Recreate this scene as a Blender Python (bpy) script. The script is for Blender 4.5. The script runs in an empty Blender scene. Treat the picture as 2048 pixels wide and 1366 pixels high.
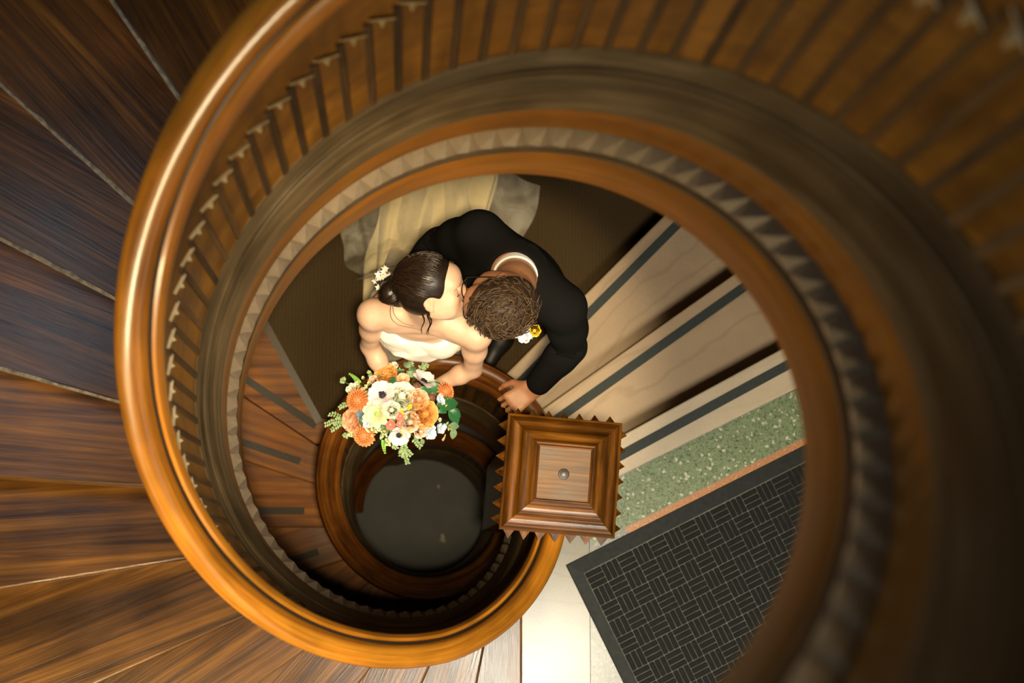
import bpy, bmesh, math, random
import numpy as np
from mathutils import Matrix, Vector
rng = random.Random(7)
nrg = np.random.RandomState(5)
scene = bpy.context.scene
COL = scene.collection
PI = math.pi
R_ = math.radians

# ------------------------------------------------------------------ camera
cam_d = bpy.data.cameras.new('camera')
cam_d.sensor_width = 36.0
cam_d.lens = 49.99
cam_d.clip_start = 0.05
cam_d.dof.use_dof = True
cam_d.dof.focus_distance = 4.35
cam_d.dof.aperture_fstop = 2.6
cam_o = bpy.data.objects.new('camera', cam_d)
COL.objects.link(cam_o)
a_, b_ = 0.1572500880361674, -0.07523305334653307
cam_o.matrix_world = Matrix.Translation((-0.03194, -0.32990, 5.26822)) @ Matrix.Rotation(b_, 4, 'Y') @ Matrix.Rotation(a_, 4, 'X')
scene.camera = cam_o

# ------------------------------------------------------------------ world, lamps, exposure
scene.view_settings.view_transform = 'Standard'
scene.view_settings.look = 'None'
scene.view_settings.gamma = 1.0
scene.view_settings.exposure = 0.28
scene.view_settings.use_curve_mapping = False
W = bpy.data.worlds.new('world')
scene.world = W
W.use_nodes = True
W.node_tree.nodes['Background'].inputs[0].default_value = (1.0, 0.72, 0.42, 1)
W.node_tree.nodes['Background'].inputs[1].default_value = 0.014


def area_light(name, loc, target, size, power, color, size_y=None, spread=180):
    l = bpy.data.lights.new(name, 'AREA')
    l.energy = power
    l.color = color
    l.size = size
    if size_y:
        l.shape = 'RECTANGLE'
        l.size_y = size_y
    l.spread = R_(spread)
    o = bpy.data.objects.new(name, l)
    COL.objects.link(o)
    o.location = loc
    o.rotation_euler = (Vector(target) - Vector(loc)).to_track_quat('-Z', 'Y').to_euler()
    return o


area_light('stair_wall_lamp', (-1.12, -1.52, 2.62), (-0.2, 0.0, 1.8), 0.4, 38, (1.0, 0.80, 0.46))
area_light('lobby_ceiling_lamp', (0.62, -1.0, 3.35), (0.55, -0.85, 0.0), 1.15, 50, (1.0, 0.90, 0.72), 0.55, spread=130)
area_light('entrance_daylight', (0.95, -3.1, 1.6), (0.4, 0.0, 0.5), 1.5, 13, (1.0, 0.90, 0.72), 1.3)
area_light('stair_window_light', (-1.9, 0.7, 4.1), (0.0, 0.2, 2.6), 0.9, 15, (0.60, 0.82, 1.0), 1.3)
sp = bpy.data.lights.new('couple_fill_spot', 'SPOT')  # added spot over the camera to brighten the couple; no pendant is known there
sp.energy = 1150
sp.color = (1.0, 0.80, 0.50)
sp.spot_size = R_(18.5)
sp.spot_blend = 0.5
sp.shadow_soft_size = 0.12
spo = bpy.data.objects.new('couple_fill_spot', sp)
COL.objects.link(spo)
spo.location = (0.05, -0.44, 5.75)
spo.rotation_euler = (Vector((0.03, 0.36, 0.6)) - Vector(spo.location)).to_track_quat('-Z', 'Y').to_euler()

# ------------------------------------------------------------------ node helpers


def new_mat(name):
    m = bpy.data.materials.new(name)
    m.use_nodes = True
    nt = m.node_tree
    b = nt.nodes['Principled BSDF']
    return m, nt, b


def lnk(nt, a, b):
    nt.links.new(a, b)


def mixc(nt, fac, a, b, mode='MIX'):
    n = nt.nodes.new('ShaderNodeMix')
    n.data_type = 'RGBA'
    n.blend_type = mode
    for i, v in ((0, fac), (6, a), (7, b)):
        if hasattr(v, 'is_linked') or hasattr(v, 'links'):
            lnk(nt, v, n.inputs[i])
        else:
            n.inputs[i].default_value = v if i == 0 else (v[0], v[1], v[2], 1)
    return n.outputs[2]


def ramp(nt, fac, stops):
    n = nt.nodes.new('ShaderNodeValToRGB')
    e = n.color_ramp.elements
    while len(e) < len(stops):
        e.new(0.5)
    for i, (p, c) in enumerate(stops):
        e[i].position = p
        e[i].color = (c[0], c[1], c[2], 1)
    lnk(nt, fac, n.inputs[0])
    return n.outputs[0]


def coords(nt, kind='Object', scale=(1, 1, 1), rnd=0.0):
    tc = nt.nodes.new('ShaderNodeTexCoord')
    mp = nt.nodes.new('ShaderNodeMapping')
    mp.inputs['Scale'].default_value = scale
    lnk(nt, tc.outputs[kind], mp.inputs[0])
    if rnd:
        oi = nt.nodes.new('ShaderNodeObjectInfo')
        mu = nt.nodes.new('ShaderNodeMath')
        mu.operation = 'MULTIPLY'
        mu.inputs[1].default_value = rnd
        lnk(nt, oi.outputs['Random'], mu.inputs[0])
        lnk(nt, mu.outputs[0], mp.inputs['Location'])
    return mp.outputs[0]


def noise(nt, vec, scale, detail=4, rough=0.6, dist=0.0):
    n = nt.nodes.new('ShaderNodeTexNoise')
    n.inputs['Scale'].default_value = scale
    n.inputs['Detail'].default_value = detail
    n.inputs['Roughness'].default_value = rough
    n.inputs['Distortion'].default_value = dist
    lnk(nt, vec, n.inputs['Vector'])
    return n.outputs[0]


def bump(nt, b, h, strength, dist=0.002):
    n = nt.nodes.new('ShaderNodeBump')
    n.inputs['Strength'].default_value = strength
    n.inputs['Distance'].default_value = dist
    lnk(nt, h, n.inputs['Height'])
    lnk(nt, n.outputs[0], b.inputs['Normal'])


def wood(name, dark, mid, light, kind='Object', along=(1.2, 22, 22), rough=0.35, rnd=7.0, coat=0.0, blotch=0.5, bstr=0.25, wavy=2.5, ring=0.45, spec=0.5):
    m, nt, b = new_mat(name)
    v = coords(nt, kind, along, rnd)
    n1 = noise(nt, v, 1.0, 5, 0.62, wavy * 0.35)
    w = nt.nodes.new('ShaderNodeTexWave')
    w.bands_direction = 'Y'
    w.inputs['Scale'].default_value = 0.55
    w.inputs['Distortion'].default_value = wavy * 2.2
    w.inputs['Detail'].default_value = 3
    w.inputs['Detail Scale'].default_value = 0.6
    lnk(nt, v, w.inputs['Vector'])
    v2 = coords(nt, kind, (along[0] * 3, along[1] * 7, along[2] * 7), rnd)
    fine = noise(nt, v2, 1.0, 3, 0.7)
    c1 = ramp(nt, n1, [(0.28, dark), (0.5, mid), (0.75, light)])
    c2 = ramp(nt, w.outputs[1], [(0.0, (0.45, 0.45, 0.45)), (0.45, (0.95, 0.95, 0.95)), (1.0, (1.1, 1.05, 1.0))])
    c = mixc(nt, ring, c1, c2, 'MULTIPLY')
    c3 = ramp(nt, fine, [(0.3, (0.55, 0.52, 0.5)), (0.55, (1, 1, 1))])
    c = mixc(nt, 0.6, c, c3, 'MULTIPLY')
    v3 = coords(nt, kind, (along[0] * 1.8, along[1] * 0.16, along[2] * 0.16), rnd)
    bl = noise(nt, v3, 1.6, 2, 0.5)
    c4 = ramp(nt, bl, [(0.35, (1 - blotch, 1 - blotch, 1 - blotch)), (0.62, (1.08, 1.05, 1.0))])
    c = mixc(nt, 1.0, c, c4, 'MULTIPLY')
    lnk(nt, c, b.inputs['Base Color'])
    rr = nt.nodes.new('ShaderNodeMapRange')
    rr.inputs[3].default_value = rough * 0.75
    rr.inputs[4].default_value = rough * 1.5
    lnk(nt, bl, rr.inputs[0])
    lnk(nt, rr.outputs[0], b.inputs['Roughness'])
    b.inputs['Specular IOR Level'].default_value = spec
    b.inputs['Coat Weight'].default_value = coat
    b.inputs['Coat Roughness'].default_value = 0.12
    bump(nt, b, fine, bstr, 0.0015)
    return m


def plain(name, col, rough=0.5, metal=0.0, var=0.0, scale=40, spec=0.5, sheen=0.0, kind='Object', bstr=0.0, sss=0.0):
    m, nt, b = new_mat(name)
    b.inputs['Roughness'].default_value = rough
    b.inputs['Metallic'].default_value = metal
    b.inputs['Specular IOR Level'].default_value = spec
    if sheen:
        b.inputs['Sheen Weight'].default_value = sheen
    if sss:
        b.inputs['Subsurface Weight'].default_value = sss
        b.inputs['Subsurface Radius'].default_value = (0.012, 0.005, 0.003)
        b.inputs['Subsurface Scale'].default_value = 1.0
    v = coords(nt, kind, (1, 1, 1), 3.0)
    n = noise(nt, v, scale, 4, 0.6)
    lo = [max(0, c * (1 - var)) for c in col]
    hi = [min(1, c * (1 + var)) for c in col]
    lnk(nt, ramp(nt, n, [(0.3, lo), (0.7, hi)]), b.inputs['Base Color'])
    if bstr:
        bump(nt, b, n, bstr, 0.002)
    return m


M = {}
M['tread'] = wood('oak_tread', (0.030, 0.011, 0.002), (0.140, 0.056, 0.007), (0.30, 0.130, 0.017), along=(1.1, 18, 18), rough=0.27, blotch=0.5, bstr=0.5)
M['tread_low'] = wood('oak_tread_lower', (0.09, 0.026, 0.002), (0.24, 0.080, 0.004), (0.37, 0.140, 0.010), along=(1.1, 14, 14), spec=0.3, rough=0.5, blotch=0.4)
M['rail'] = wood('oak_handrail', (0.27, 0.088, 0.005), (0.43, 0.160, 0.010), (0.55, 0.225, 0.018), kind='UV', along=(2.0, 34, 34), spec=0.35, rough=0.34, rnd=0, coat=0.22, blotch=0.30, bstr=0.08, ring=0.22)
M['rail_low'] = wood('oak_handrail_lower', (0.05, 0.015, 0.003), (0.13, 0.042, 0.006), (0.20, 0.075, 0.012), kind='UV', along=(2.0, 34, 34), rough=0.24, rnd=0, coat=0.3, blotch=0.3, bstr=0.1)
M['panel'] = wood('oak_panel', (0.11, 0.042, 0.002), (0.18, 0.074, 0.004), (0.25, 0.108, 0.008), kind='UV', along=(5, 9, 9), spec=0.25, rough=0.45, rnd=0, blotch=0.35, bstr=0.05, ring=0.08)
M['band'] = wood('oak_stringer_band', (0.12, 0.041, 0.002), (0.175, 0.064, 0.003), (0.23, 0.092, 0.006), kind='UV', along=(1.5, 30, 30), spec=0.25, rough=0.42, rnd=0, blotch=0.2, bstr=0.06, ring=0.15)
M['moulding'] = wood('weathered_moulding', (0.035, 0.022, 0.009), (0.085, 0.056, 0.024), (0.15, 0.105, 0.052), kind='UV', along=(1.8, 34, 34), rough=0.38, rnd=0, blotch=0.35, bstr=0.08, ring=0.25)
M['reed'] = wood('dark_reed', (0.045, 0.022, 0.007), (0.11, 0.058, 0.018), (0.19, 0.105, 0.035), along=(22, 22, 3), rough=0.45, bstr=0.1)
M['cap'] = plain('panel_cap_wood', (0.46, 0.37, 0.22), 0.42, var=0.2)
M['tooth'] = plain('dogtooth_wood', (0.155, 0.118, 0.078), 0.25, var=0.12, scale=30)
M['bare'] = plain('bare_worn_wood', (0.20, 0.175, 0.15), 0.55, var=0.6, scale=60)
M['bead'] = wood('dark_bead', (0.018, 0.011, 0.005), (0.045, 0.029, 0.013), (0.085, 0.058, 0.028), kind='UV', along=(1.8, 34, 34), rough=0.38, rnd=0, blotch=0.35, ring=0.2)
M['groove'] = plain('dark_groove', (0.018, 0.012, 0.007), 0.5)
M['newel'] = wood('oak_newel', (0.022, 0.007, 0.001), (0.105, 0.036, 0.003), (0.24, 0.098, 0.010), along=(2.2, 26, 26), rough=0.26, rnd=9, coat=0.35, blotch=0.5, bstr=0.25)
M['newel_y'] = wood('oak_newel_across', (0.022, 0.007, 0.001), (0.105, 0.036, 0.003), (0.24, 0.098, 0.010), along=(26, 2.2, 26), rough=0.26, rnd=9, coat=0.35, blotch=0.5, bstr=0.25)
M['newel_flat'] = wood('oak_newel_worn_top', (0.06, 0.026, 0.005), (0.105, 0.046, 0.008), (0.16, 0.078, 0.017), along=(2.5, 40, 40), rough=0.5, rnd=9, coat=0.0, blotch=0.35, bstr=0.3)
M['iron'] = plain('dark_steel', (0.13, 0.12, 0.11), 0.55, 0.7, 0.3)
M['plaster'] = plain('wall_plaster', (0.22, 0.17, 0.11), 0.8, var=0.1, scale=6)
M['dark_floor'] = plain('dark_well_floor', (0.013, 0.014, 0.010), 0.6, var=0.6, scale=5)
M['carpet'] = None
M['rubber'] = plain('black_rubber', (0.010, 0.0105, 0.010), 0.75, var=0.3, scale=60, spec=0.2)
M['rubber_edge'] = plain('black_rubber_border', (0.020, 0.023, 0.022), 0.7, var=0.25, scale=50, spec=0.3)
M['mat_gap'] = plain('dusty_mat_channel', (0.13, 0.13, 0.105), 0.8, var=0.4, scale=25)
M['grip'] = plain('grip_strip', (0.028, 0.036, 0.034), 0.75, var=0.4, scale=300)
M['grip_low'] = plain('worn_grip_strip', (0.045, 0.037, 0.026), 0.75, var=0.3, scale=200)


def stone(name, base, vein, rough=0.45, veinamt=0.32):
    m, nt, b = new_mat(name)
    v = coords(nt, 'Object', (1, 1, 1), 4)
    n1 = noise(nt, v, 3.0, 5, 0.6)
    v2 = coords(nt, 'Object', (2.2, 6.0, 4), 4)
    w = nt.nodes.new('ShaderNodeTexWave')
    w.bands_direction = 'Y'
    w.inputs['Scale'].default_value = 0.5
    w.inputs['Distortion'].default_value = 13
    w.inputs['Detail'].default_value = 4
    w.inputs['Detail Scale'].default_value = 0.9
    lnk(nt, v2, w.inputs['Vector'])
    c1 = ramp(nt, n1, [(0.3, [c * 0.86 for c in base]), (0.7, [min(1, c * 1.1) for c in base])])
    mk = ramp(nt, w.outputs[1], [(0.0, (1, 1, 1)), (0.07, (0, 0, 0))])
    mm = nt.nodes.new('ShaderNodeMath')
    mm.operation = 'MULTIPLY'
    mm.inputs[1].default_value = veinamt
    lnk(nt, mk, mm.inputs[0])
    c = mixc(nt, mm.outputs[0], c1, vein)
    sp = noise(nt, v, 240, 2, 0.5)
    c = mixc(nt, 0.5, c, ramp(nt, sp, [(0.3, (0.8, 0.8, 0.8)), (0.6, (1, 1, 1))]), 'MULTIPLY')
    lnk(nt, c, b.inputs['Base Color'])
    b.inputs['Roughness'].default_value = rough
    bump(nt, b, n1, 0.1, 0.002)
    return m


M['sandstone'] = stone('sandstone_step', (0.42, 0.30, 0.185), (0.26, 0.17, 0.095))
M['sandstone_pale'] = stone('pale_stone_step', (0.55, 0.45, 0.32), (0.44, 0.35, 0.25), veinamt=0.25)
M['limestone'] = stone('worn_lobby_stone', (0.27, 0.245, 0.185), (0.19, 0.155, 0.09), rough=0.25, veinamt=0.25)


def terrazzo(name, base, chips, dark, rough=0.4, scale=110):
    m, nt, b = new_mat(name)
    v = coords(nt, 'Object', (1, 1, 1))
    vo = nt.nodes.new('ShaderNodeTexVoronoi')
    vo.inputs['Scale'].default_value = scale
    lnk(nt, v, vo.inputs['Vector'])
    n = noise(nt, v, scale * 0.9, 3, 0.7, 1.5)
    c = ramp(nt, n, [(0.36, dark), (0.47, base), (0.62, [min(1, x * 1.35) for x in base])])
    sep = nt.nodes.new('ShaderNodeSeparateColor')
    lnk(nt, vo.outputs['Color'], sep.inputs[0])
    mk = ramp(nt, sep.outputs[0], [(0.93, (0, 0, 0)), (0.95, (1, 1, 1))])
    c = mixc(nt, mk, c, chips)
    lnk(nt, c, b.inputs['Base Color'])
    b.inputs['Roughness'].default_value = rough
    return m


M['green_terrazzo'] = terrazzo('green_terrazzo', (0.17, 0.22, 0.12), (0.50, 0.50, 0.38), (0.035, 0.06, 0.03))
M['orange_terrazzo'] = terrazzo('terracotta_terrazzo', (0.42, 0.20, 0.09), (0.55, 0.36, 0.2), (0.30, 0.13, 0.06), scale=220)
M['grey_terrazzo'] = terrazzo('grey_terrazzo', (0.24, 0.245, 0.205), (0.36, 0.36, 0.31), (0.14, 0.145, 0.12), rough=0.28, scale=160)


def carpet_mat():
    m, nt, b = new_mat('brown_ribbed_carpet')
    v = coords(nt, 'Object', (1, 1, 1))
    w = nt.nodes.new('ShaderNodeTexWave')
    w.bands_direction = 'X'
    w.inputs['Scale'].default_value = 22
    w.inputs['Distortion'].default_value = 0.6
    w.inputs['Detail'].default_value = 2
    lnk(nt, v, w.inputs['Vector'])
    n = noise(nt, v, 260, 3, 0.7)
    c = ramp(nt, n, [(0.3, (0.040, 0.025, 0.010)), (0.7, (0.078, 0.052, 0.023))])
    c = mixc(nt, 0.35, c, ramp(nt, w.outputs[1], [(0.1, (0.6, 0.6, 0.6)), (0.6, (1, 1, 1))]), 'MULTIPLY')
    lnk(nt, c, b.inputs['Base Color'])
    b.inputs['Roughness'].default_value = 0.95
    b.inputs['Specular IOR Level'].default_value = 0.1
    bump(nt, b, w.outputs[1], 0.4, 0.003)
    return m


M['carpet'] = carpet_mat()
# ------------------------------------------------------------------ object helpers


def mesh(name, verts, faces, mat=None, smooth=False, uvs=None):
    me = bpy.data.meshes.new(name)
    me.from_pydata([tuple(map(float, v)) for v in verts], [], [tuple(f) for f in faces])
    if uvs is not None:
        uv = me.uv_layers.new(name='UVMap')
        for lp in me.loops:
            uv.data[lp.index].uv = uvs[lp.vertex_index]
    if smooth:
        me.polygons.foreach_set('use_smooth', [True] * len(me.polygons))
    if mat is not None:
        for mm in (mat if isinstance(mat, (list, tuple)) else [mat]):
            me.materials.append(mm)
    me.update()
    return me


def recalc(me):
    bm = bmesh.new()
    bm.from_mesh(me)
    bmesh.ops.recalc_face_normals(bm, faces=bm.faces)
    bm.to_mesh(me)
    bm.free()
    return me


def wloc(o):
    p = Vector((0, 0, 0))
    while o is not None:
        p += o.location
        o = o.parent
    return p


def obj(name, me, parent=None, loc=(0, 0, 0), rot=None, local=False):
    """loc is in world space (parents are unrotated) unless local."""
    o = bpy.data.objects.new(name, me)
    COL.objects.link(o)
    o.parent = parent
    o.location = Vector(loc) - (wloc(parent) if (parent is not None and not local) else Vector((0, 0, 0)))
    if rot is not None:
        o.rotation_euler = rot
    return o


def thing(name, label, cat, loc=(0, 0, 0), group=None):
    o = bpy.data.objects.new(name, None)
    o.empty_display_size = 0.05
    COL.objects.link(o)
    o.location = loc
    return tag(o, label, cat, group)


def tag(o, label, cat, group=None):
    o['label'] = label
    o['category'] = cat
    if group:
        o['group'] = group
    return o


def struct(o, label=None, cat=None):
    o['kind'] = 'structure'
    if label:
        o['label'] = label
    if cat:
        o['category'] = cat
    return o


def bevel_mesh(me, w=0.004, seg=2, ang=0.6):
    bm = bmesh.new()
    bm.from_mesh(me)
    bmesh.ops.recalc_face_normals(bm, faces=bm.faces)
    ed = [e for e in bm.edges if len(e.link_faces) == 2 and e.calc_face_angle() > ang]
    bmesh.ops.bevel(bm, geom=ed, offset=w, segments=seg, profile=0.5, affect='EDGES', clamp_overlap=True)
    bm.to_mesh(me)
    bm.free()
    return me


def box_vf(x0, x1, y0, y1, z0, z1):
    v = [(x0, y0, z0), (x1, y0, z0), (x1, y1, z0), (x0, y1, z0), (x0, y0, z1), (x1, y0, z1), (x1, y1, z1), (x0, y1, z1)]
    f = [(0, 3, 2, 1), (4, 5, 6, 7), (0, 1, 5, 4), (1, 2, 6, 5), (2, 3, 7, 6), (3, 0, 4, 7)]
    return v, f


def join_vf(parts):
    V, F = [], []
    for v, f in parts:
        n = len(V)
        V += list(v)
        F += [tuple(i + n for i in q) for q in f]
    return V, F


def prism(poly, z0, z1):
    n = len(poly)
    a = sum(poly[i][0] * poly[(i + 1) % n][1] - poly[(i + 1) % n][0] * poly[i][1] for i in range(n))
    if a < 0:
        poly = poly[::-1]
    v = [(x, y, z0) for x, y in poly] + [(x, y, z1) for x, y in poly]
    f = [tuple(range(n))[::-1], tuple(range(n, 2 * n))] + [(i, (i + 1) % n, n + (i + 1) % n, n + i) for i in range(n)]
    return v, f


def local_prism(name, poly, z0, z1, mat, origin, ang, parent=None, bev=0.0, seg=2):
    """prism with its own frame (x along ang) so the grain follows the piece"""
    c, s = math.cos(ang), math.sin(ang)
    lp = [((x - origin[0]) * c + (y - origin[1]) * s, -(x - origin[0]) * s + (y - origin[1]) * c) for x, y in poly]
    v, f = prism(lp, z0 - origin[2], z1 - origin[2])
    me = mesh(name, v, f, mat)
    if bev:
        bevel_mesh(me, bev, seg)
    return obj(name, me, parent, origin, (0, 0, ang))


def tube_vf(pts, rad, n=6, cap=True):
    pts = [Vector(p) for p in pts]
    V, F = [], []
    up = Vector((0.13, 0.31, 0.94))
    for i, p in enumerate(pts):
        t = (pts[min(i + 1, len(pts) - 1)] - pts[max(i - 1, 0)])
        t = t.normalized() if t.length > 1e-9 else Vector((0, 0, 1))
        x = up.cross(t)
        if x.length < 1e-3:
            x = Vector((1, 0, 0)).cross(t)
        x.normalize()
        y = t.cross(x)
        r = rad[i] if isinstance(rad, (list, tuple)) else rad
        for k in range(n):
            a = 2 * PI * k / n
            V.append(tuple(p + (x * math.cos(a) + y * math.sin(a)) * r))
    for i in range(len(pts) - 1):
        for k in range(n):
            k2 = (k + 1) % n
            F.append((i * n + k, i * n + k2, (i + 1) * n + k2, (i + 1) * n + k))
    if cap:
        F.append(tuple(range(n))[::-1])
        F.append(tuple((len(pts) - 1) * n + k for k in range(n)))
    return V, F


def sweep(name, profile, phis, fr, fz, mat, parent=None, centre=(0, 0), closed=True, smooth_ang=0.7):
    """profile of (radius, height) pairs swept round a vertical axis; fr, fz give shifts at each angle"""
    n = len(profile)
    V, F, U = [], [], []
    per = [0]
    for j in range(1, n + 1):
        a, b = profile[j - 1], profile[j % n]
        per.append(per[-1] + math.hypot(a[0] - b[0], a[1] - b[1]))
    s = 0
    last = None
    cols = n + 1 if closed else n
    for i, ph in enumerate(phis):
        dr, dz = fr(ph), fz(ph)
        p = Vector((math.cos(ph), math.sin(ph), dz))
        if last is not None:
            s += (p * 0.55 - last * 0.55).length
        last = p
        for j in range(cols):
            r, z = profile[j % n]
            V.append((centre[0] + (r + dr) * math.cos(ph), centre[1] + (r + dr) * math.sin(ph), z + dz))
            U.append((s, per[j]))
    for i in range(len(phis) - 1):
        for j in range(cols - 1):
            F.append((i * cols + j, (i + 1) * cols + j, (i + 1) * cols + j + 1, i * cols + j + 1))
    if closed:
        F.append(tuple(range(n)))
        F.append(tuple((len(phis) - 1) * cols + j for j in range(n))[::-1])
    me = mesh(name, V, F, mat, True, U)
    bm = bmesh.new()
    bm.from_mesh(me)
    bmesh.ops.recalc_face_normals(bm, faces=bm.faces)
    for e in bm.edges:
        if len(e.link_faces) == 2 and e.calc_face_angle() > smooth_ang:
            e.smooth = False
    bm.to_mesh(me)
    bm.free()
    return obj(name, me, parent)


def lerp_tab(x, tab):
    for (x0, y0), (x1, y1) in zip(tab, tab[1:]):
        if x <= x1:
            t = (x - x0) / (x1 - x0)
            return y0 + (y1 - y0) * max(0, min(1, t))
    return tab[-1][1]
# ================================================================== UPPER BALUSTRADE
PITCH = 0.68262


def up_z(ph):
    d = math.degrees(ph)
    if d <= -72:
        return -PITCH * (ph + PI / 2)
    z72 = -PITCH * (R_(-72) + PI / 2)
    t = d + 72
    # the rise eases off as the rail nears the newel
    return z72 - PITCH * R_(1) * (t - t * t / 110.0)


def up_r(ph):
    d = math.degrees(ph)
    if d < -82:
        return 0.0
    t = (d + 82) / 57.0
    return -0.078 * t ** 1.5


def arc(a, b, step=1.5):
    n = max(2, int(abs(b - a) / step))
    return [R_(a + (b - a) * i / n) for i in range(n + 1)]


PH = arc(-25, -432, 1.6)
bal = thing('balustrade', 'curved oak panelled balustrade sweeping round the open stairwell above the couple', 'balustrade', (0, 0, 0))
rail_prof = [(0.5995, 1.318), (0.5985, 1.345), (0.592, 1.364), (0.578, 1.373), (0.560, 1.373), (0.545, 1.364), (0.538, 1.348), (0.5345, 1.326),
             (0.532, 1.314), (0.5295, 1.326), (0.526, 1.338), (0.518, 1.336), (0.511, 1.322), (0.5085, 1.302), (0.511, 1.284), (0.519, 1.268), (0.530, 1.256),
             (0.532, 1.225), (0.583, 1.225), (0.586, 1.270), (0.594, 1.290)]
sweep('handrail', rail_prof, PH, up_r, up_z, M['rail'], bal)
sweep('rail_groove', [(0.5350, 1.331), (0.532, 1.3345), (0.5290, 1.331), (0.532, 1.318)], PH, up_r, up_z, M['groove'], bal)
sweep('panelled_wall', [(0.54, 0.62), (0.54, 1.24), (0.578, 1.24), (0.578, 0.62)], PH, up_r, up_z, M['panel'], bal)
sweep('cap_moulding', [(0.545, 0.675), (0.538, 0.672), (0.535, 0.660), (0.530, 0.635), (0.526, 0.618), (0.522, 0.615), (0.521, 0.603), (0.518, 0.600),
                       (0.513, 0.575), (0.507, 0.530), (0.5015, 0.490), (0.4995, 0.470), (0.501, 0.463), (0.56, 0.463), (0.56, 0.675)], PH, up_r, up_z, M['moulding'], bal)
sweep('stringer_band', [(0.5005, 0.465), (0.5005, 0.368), (0.5030, 0.358), (0.508, 0.356), (0.575, 0.356), (0.575, 0.465)], PH, up_r, up_z, M['band'], bal)
sweep('dogtooth_ground', [(0.5075, 0.358), (0.5060, 0.350), (0.4850, 0.288), (0.4920, 0.282), (0.575, 0.282), (0.575, 0.358)], PH, up_r, up_z, M['groove'], bal)
sweep('bead', [(0.500, 0.272), (0.489, 0.272), (0.4855, 0.264), (0.4855, 0.252), (0.490, 0.242), (0.503, 0.238), (0.56, 0.238), (0.56, 0.272)], PH, up_r, up_z, M['bead'], bal)
sweep('bottom_board', [(0.4985, 0.240), (0.4960, 0.228), (0.4952, 0.070), (0.498, 0.0617), (0.578, 0.0617), (0.578, 0.240)], PH, up_r, up_z, M['band'], bal)

STEP = 360 / 70.0
slope = PITCH * R_(STEP)                   # rise per panel


def shear_z(v, k):
    return [(x, y, z + k * y) for x, y, z in v]


# one reeded stile (three thin ribs on a flat strip); local x points inward, y runs with falling angle, feet follow the slope
def reed_mesh():
    parts = []
    hgt = 0.405
    for y0, y1, d in ((-0.0068, 0.0068, 0.0025),):
        parts.append(box_vf(0, d, y0, y1, 0, hgt))
    for yc in (-0.0048, 0.0, 0.0048):
        parts.append(([(0.002, yc - 0.0016, 0), (0.0052, yc, 0), (0.002, yc + 0.0016, 0), (0.002, yc - 0.0016, hgt), (0.0052, yc, hgt), (0.002, yc + 0.0016, hgt)],
                      [(0, 1, 4, 3), (1, 2, 5, 4), (3, 4, 5)]))
    v, f = join_vf(parts)
    return recalc(mesh('reed', v, f, M['reed']))


def cap_mesh():
    v, f = box_vf(0, 0.0070, -0.0225, 0.0225, 0, 0.0045)
    return bevel_mesh(mesh('panel_cap', v, f, M['cap']), 0.001, 1)


def drop_mesh():
    v = [(0, -0.0095, 0.0), (0, 0.0095, 0.0), (0, 0, -0.050), (0.0125, 0, -0.012)]
    f = [(0, 1, 3), (1, 2, 3), (2, 0, 3), (0, 2, 1)]
    return recalc(mesh('drop_ornament', v, f, M['cap']))


def tooth_mesh(w=0.0226, h=0.031, d=0.0180, mat='tooth', k=0.0, lean=0.0):
    v = shear_z([(-h * lean, -w, h), (-h * lean, w, h), (h * lean, w, -h), (h * lean, -w, -h), (d, 0, 0.35 * d * (lean > 0))], k)
    f = [(0, 1, 4), (1, 2, 4), (2, 3, 4), (3, 0, 4), (3, 2, 1, 0)]
    return recalc(mesh('dogtooth', v, f, M[mat]))


me_reed, me_cap, me_drop = reed_mesh(), cap_mesh(), drop_mesh()
me_tooth = tooth_mesh(k=PITCH / 0.5, lean=0.34)


def on_ring(name, me, ph, r, z, parent):
    # local x axis faces the well's axis, local y runs towards rising stair
    return obj(name, me, parent, (r * math.cos(ph), r * math.sin(ph), z), (0, 0, ph + PI))


i = 0
for i in range(80):
    d = -33.0 - i * STEP
    if d < -430:
        break
    ph = R_(d)
    dr, dz = up_r(ph), up_z(ph)
    if d < -60:
        on_ring('reed', me_reed, ph, 0.540 + dr, 0.665 + dz, bal)
        pm = R_(d - STEP * 0.5)
        dzm = up_z(pm)
        on_ring('panel_cap', me_cap, pm, 0.540 + up_r(pm), 0.667 + dzm + 0.392, bal)
        on_ring('drop_ornament', me_drop, pm, 0.540 + up_r(pm), 0.667 + dzm + 0.391, bal)
    on_ring('dogtooth', me_tooth, R_(d + 2.2), 0.4955 + up_r(R_(d + 2.2)), 0.320 + up_z(R_(d + 2.2)), bal)

# ================================================================== UPPER STAIR
NOS = [(0.389, -0.532, -90.1), (0.244, -0.608, -101.2), (0.053, -0.661, -123.4 + 10), (-0.140, -0.655, -125.6), (-0.335, -0.585, -144.8), (-0.500, -0.481, -155.8), (-0.636, -0.311, -170.7), (-0.728, -0.121, 176.8 - 360), (-0.768, 0.087, 164.8 - 360),
       (-0.738, 0.316, 152.8 - 360), (-0.696, 0.531, 138.4 - 360), (-0.565, 0.735, 124.8 - 360)]
while len(NOS) < 27:
    k = len(NOS)
    d = 124.8 - 360 - 14.6 * (k - 11)
    a = R_(d)
    NOS.append((0.9 * math.cos(a), 0.9 * math.sin(a), d))


def ray_circle(px, py, dx, dy, r):
    b = px * dx + py * dy
    c = px * px + py * py - r * r
    disc = b * b - c
    if disc < 0:
        return px, py
    t = -b + math.sqrt(disc)
    return px + t * dx, py + t * dy


R_IN, R_OUT = 0.562, 2.0


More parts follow.
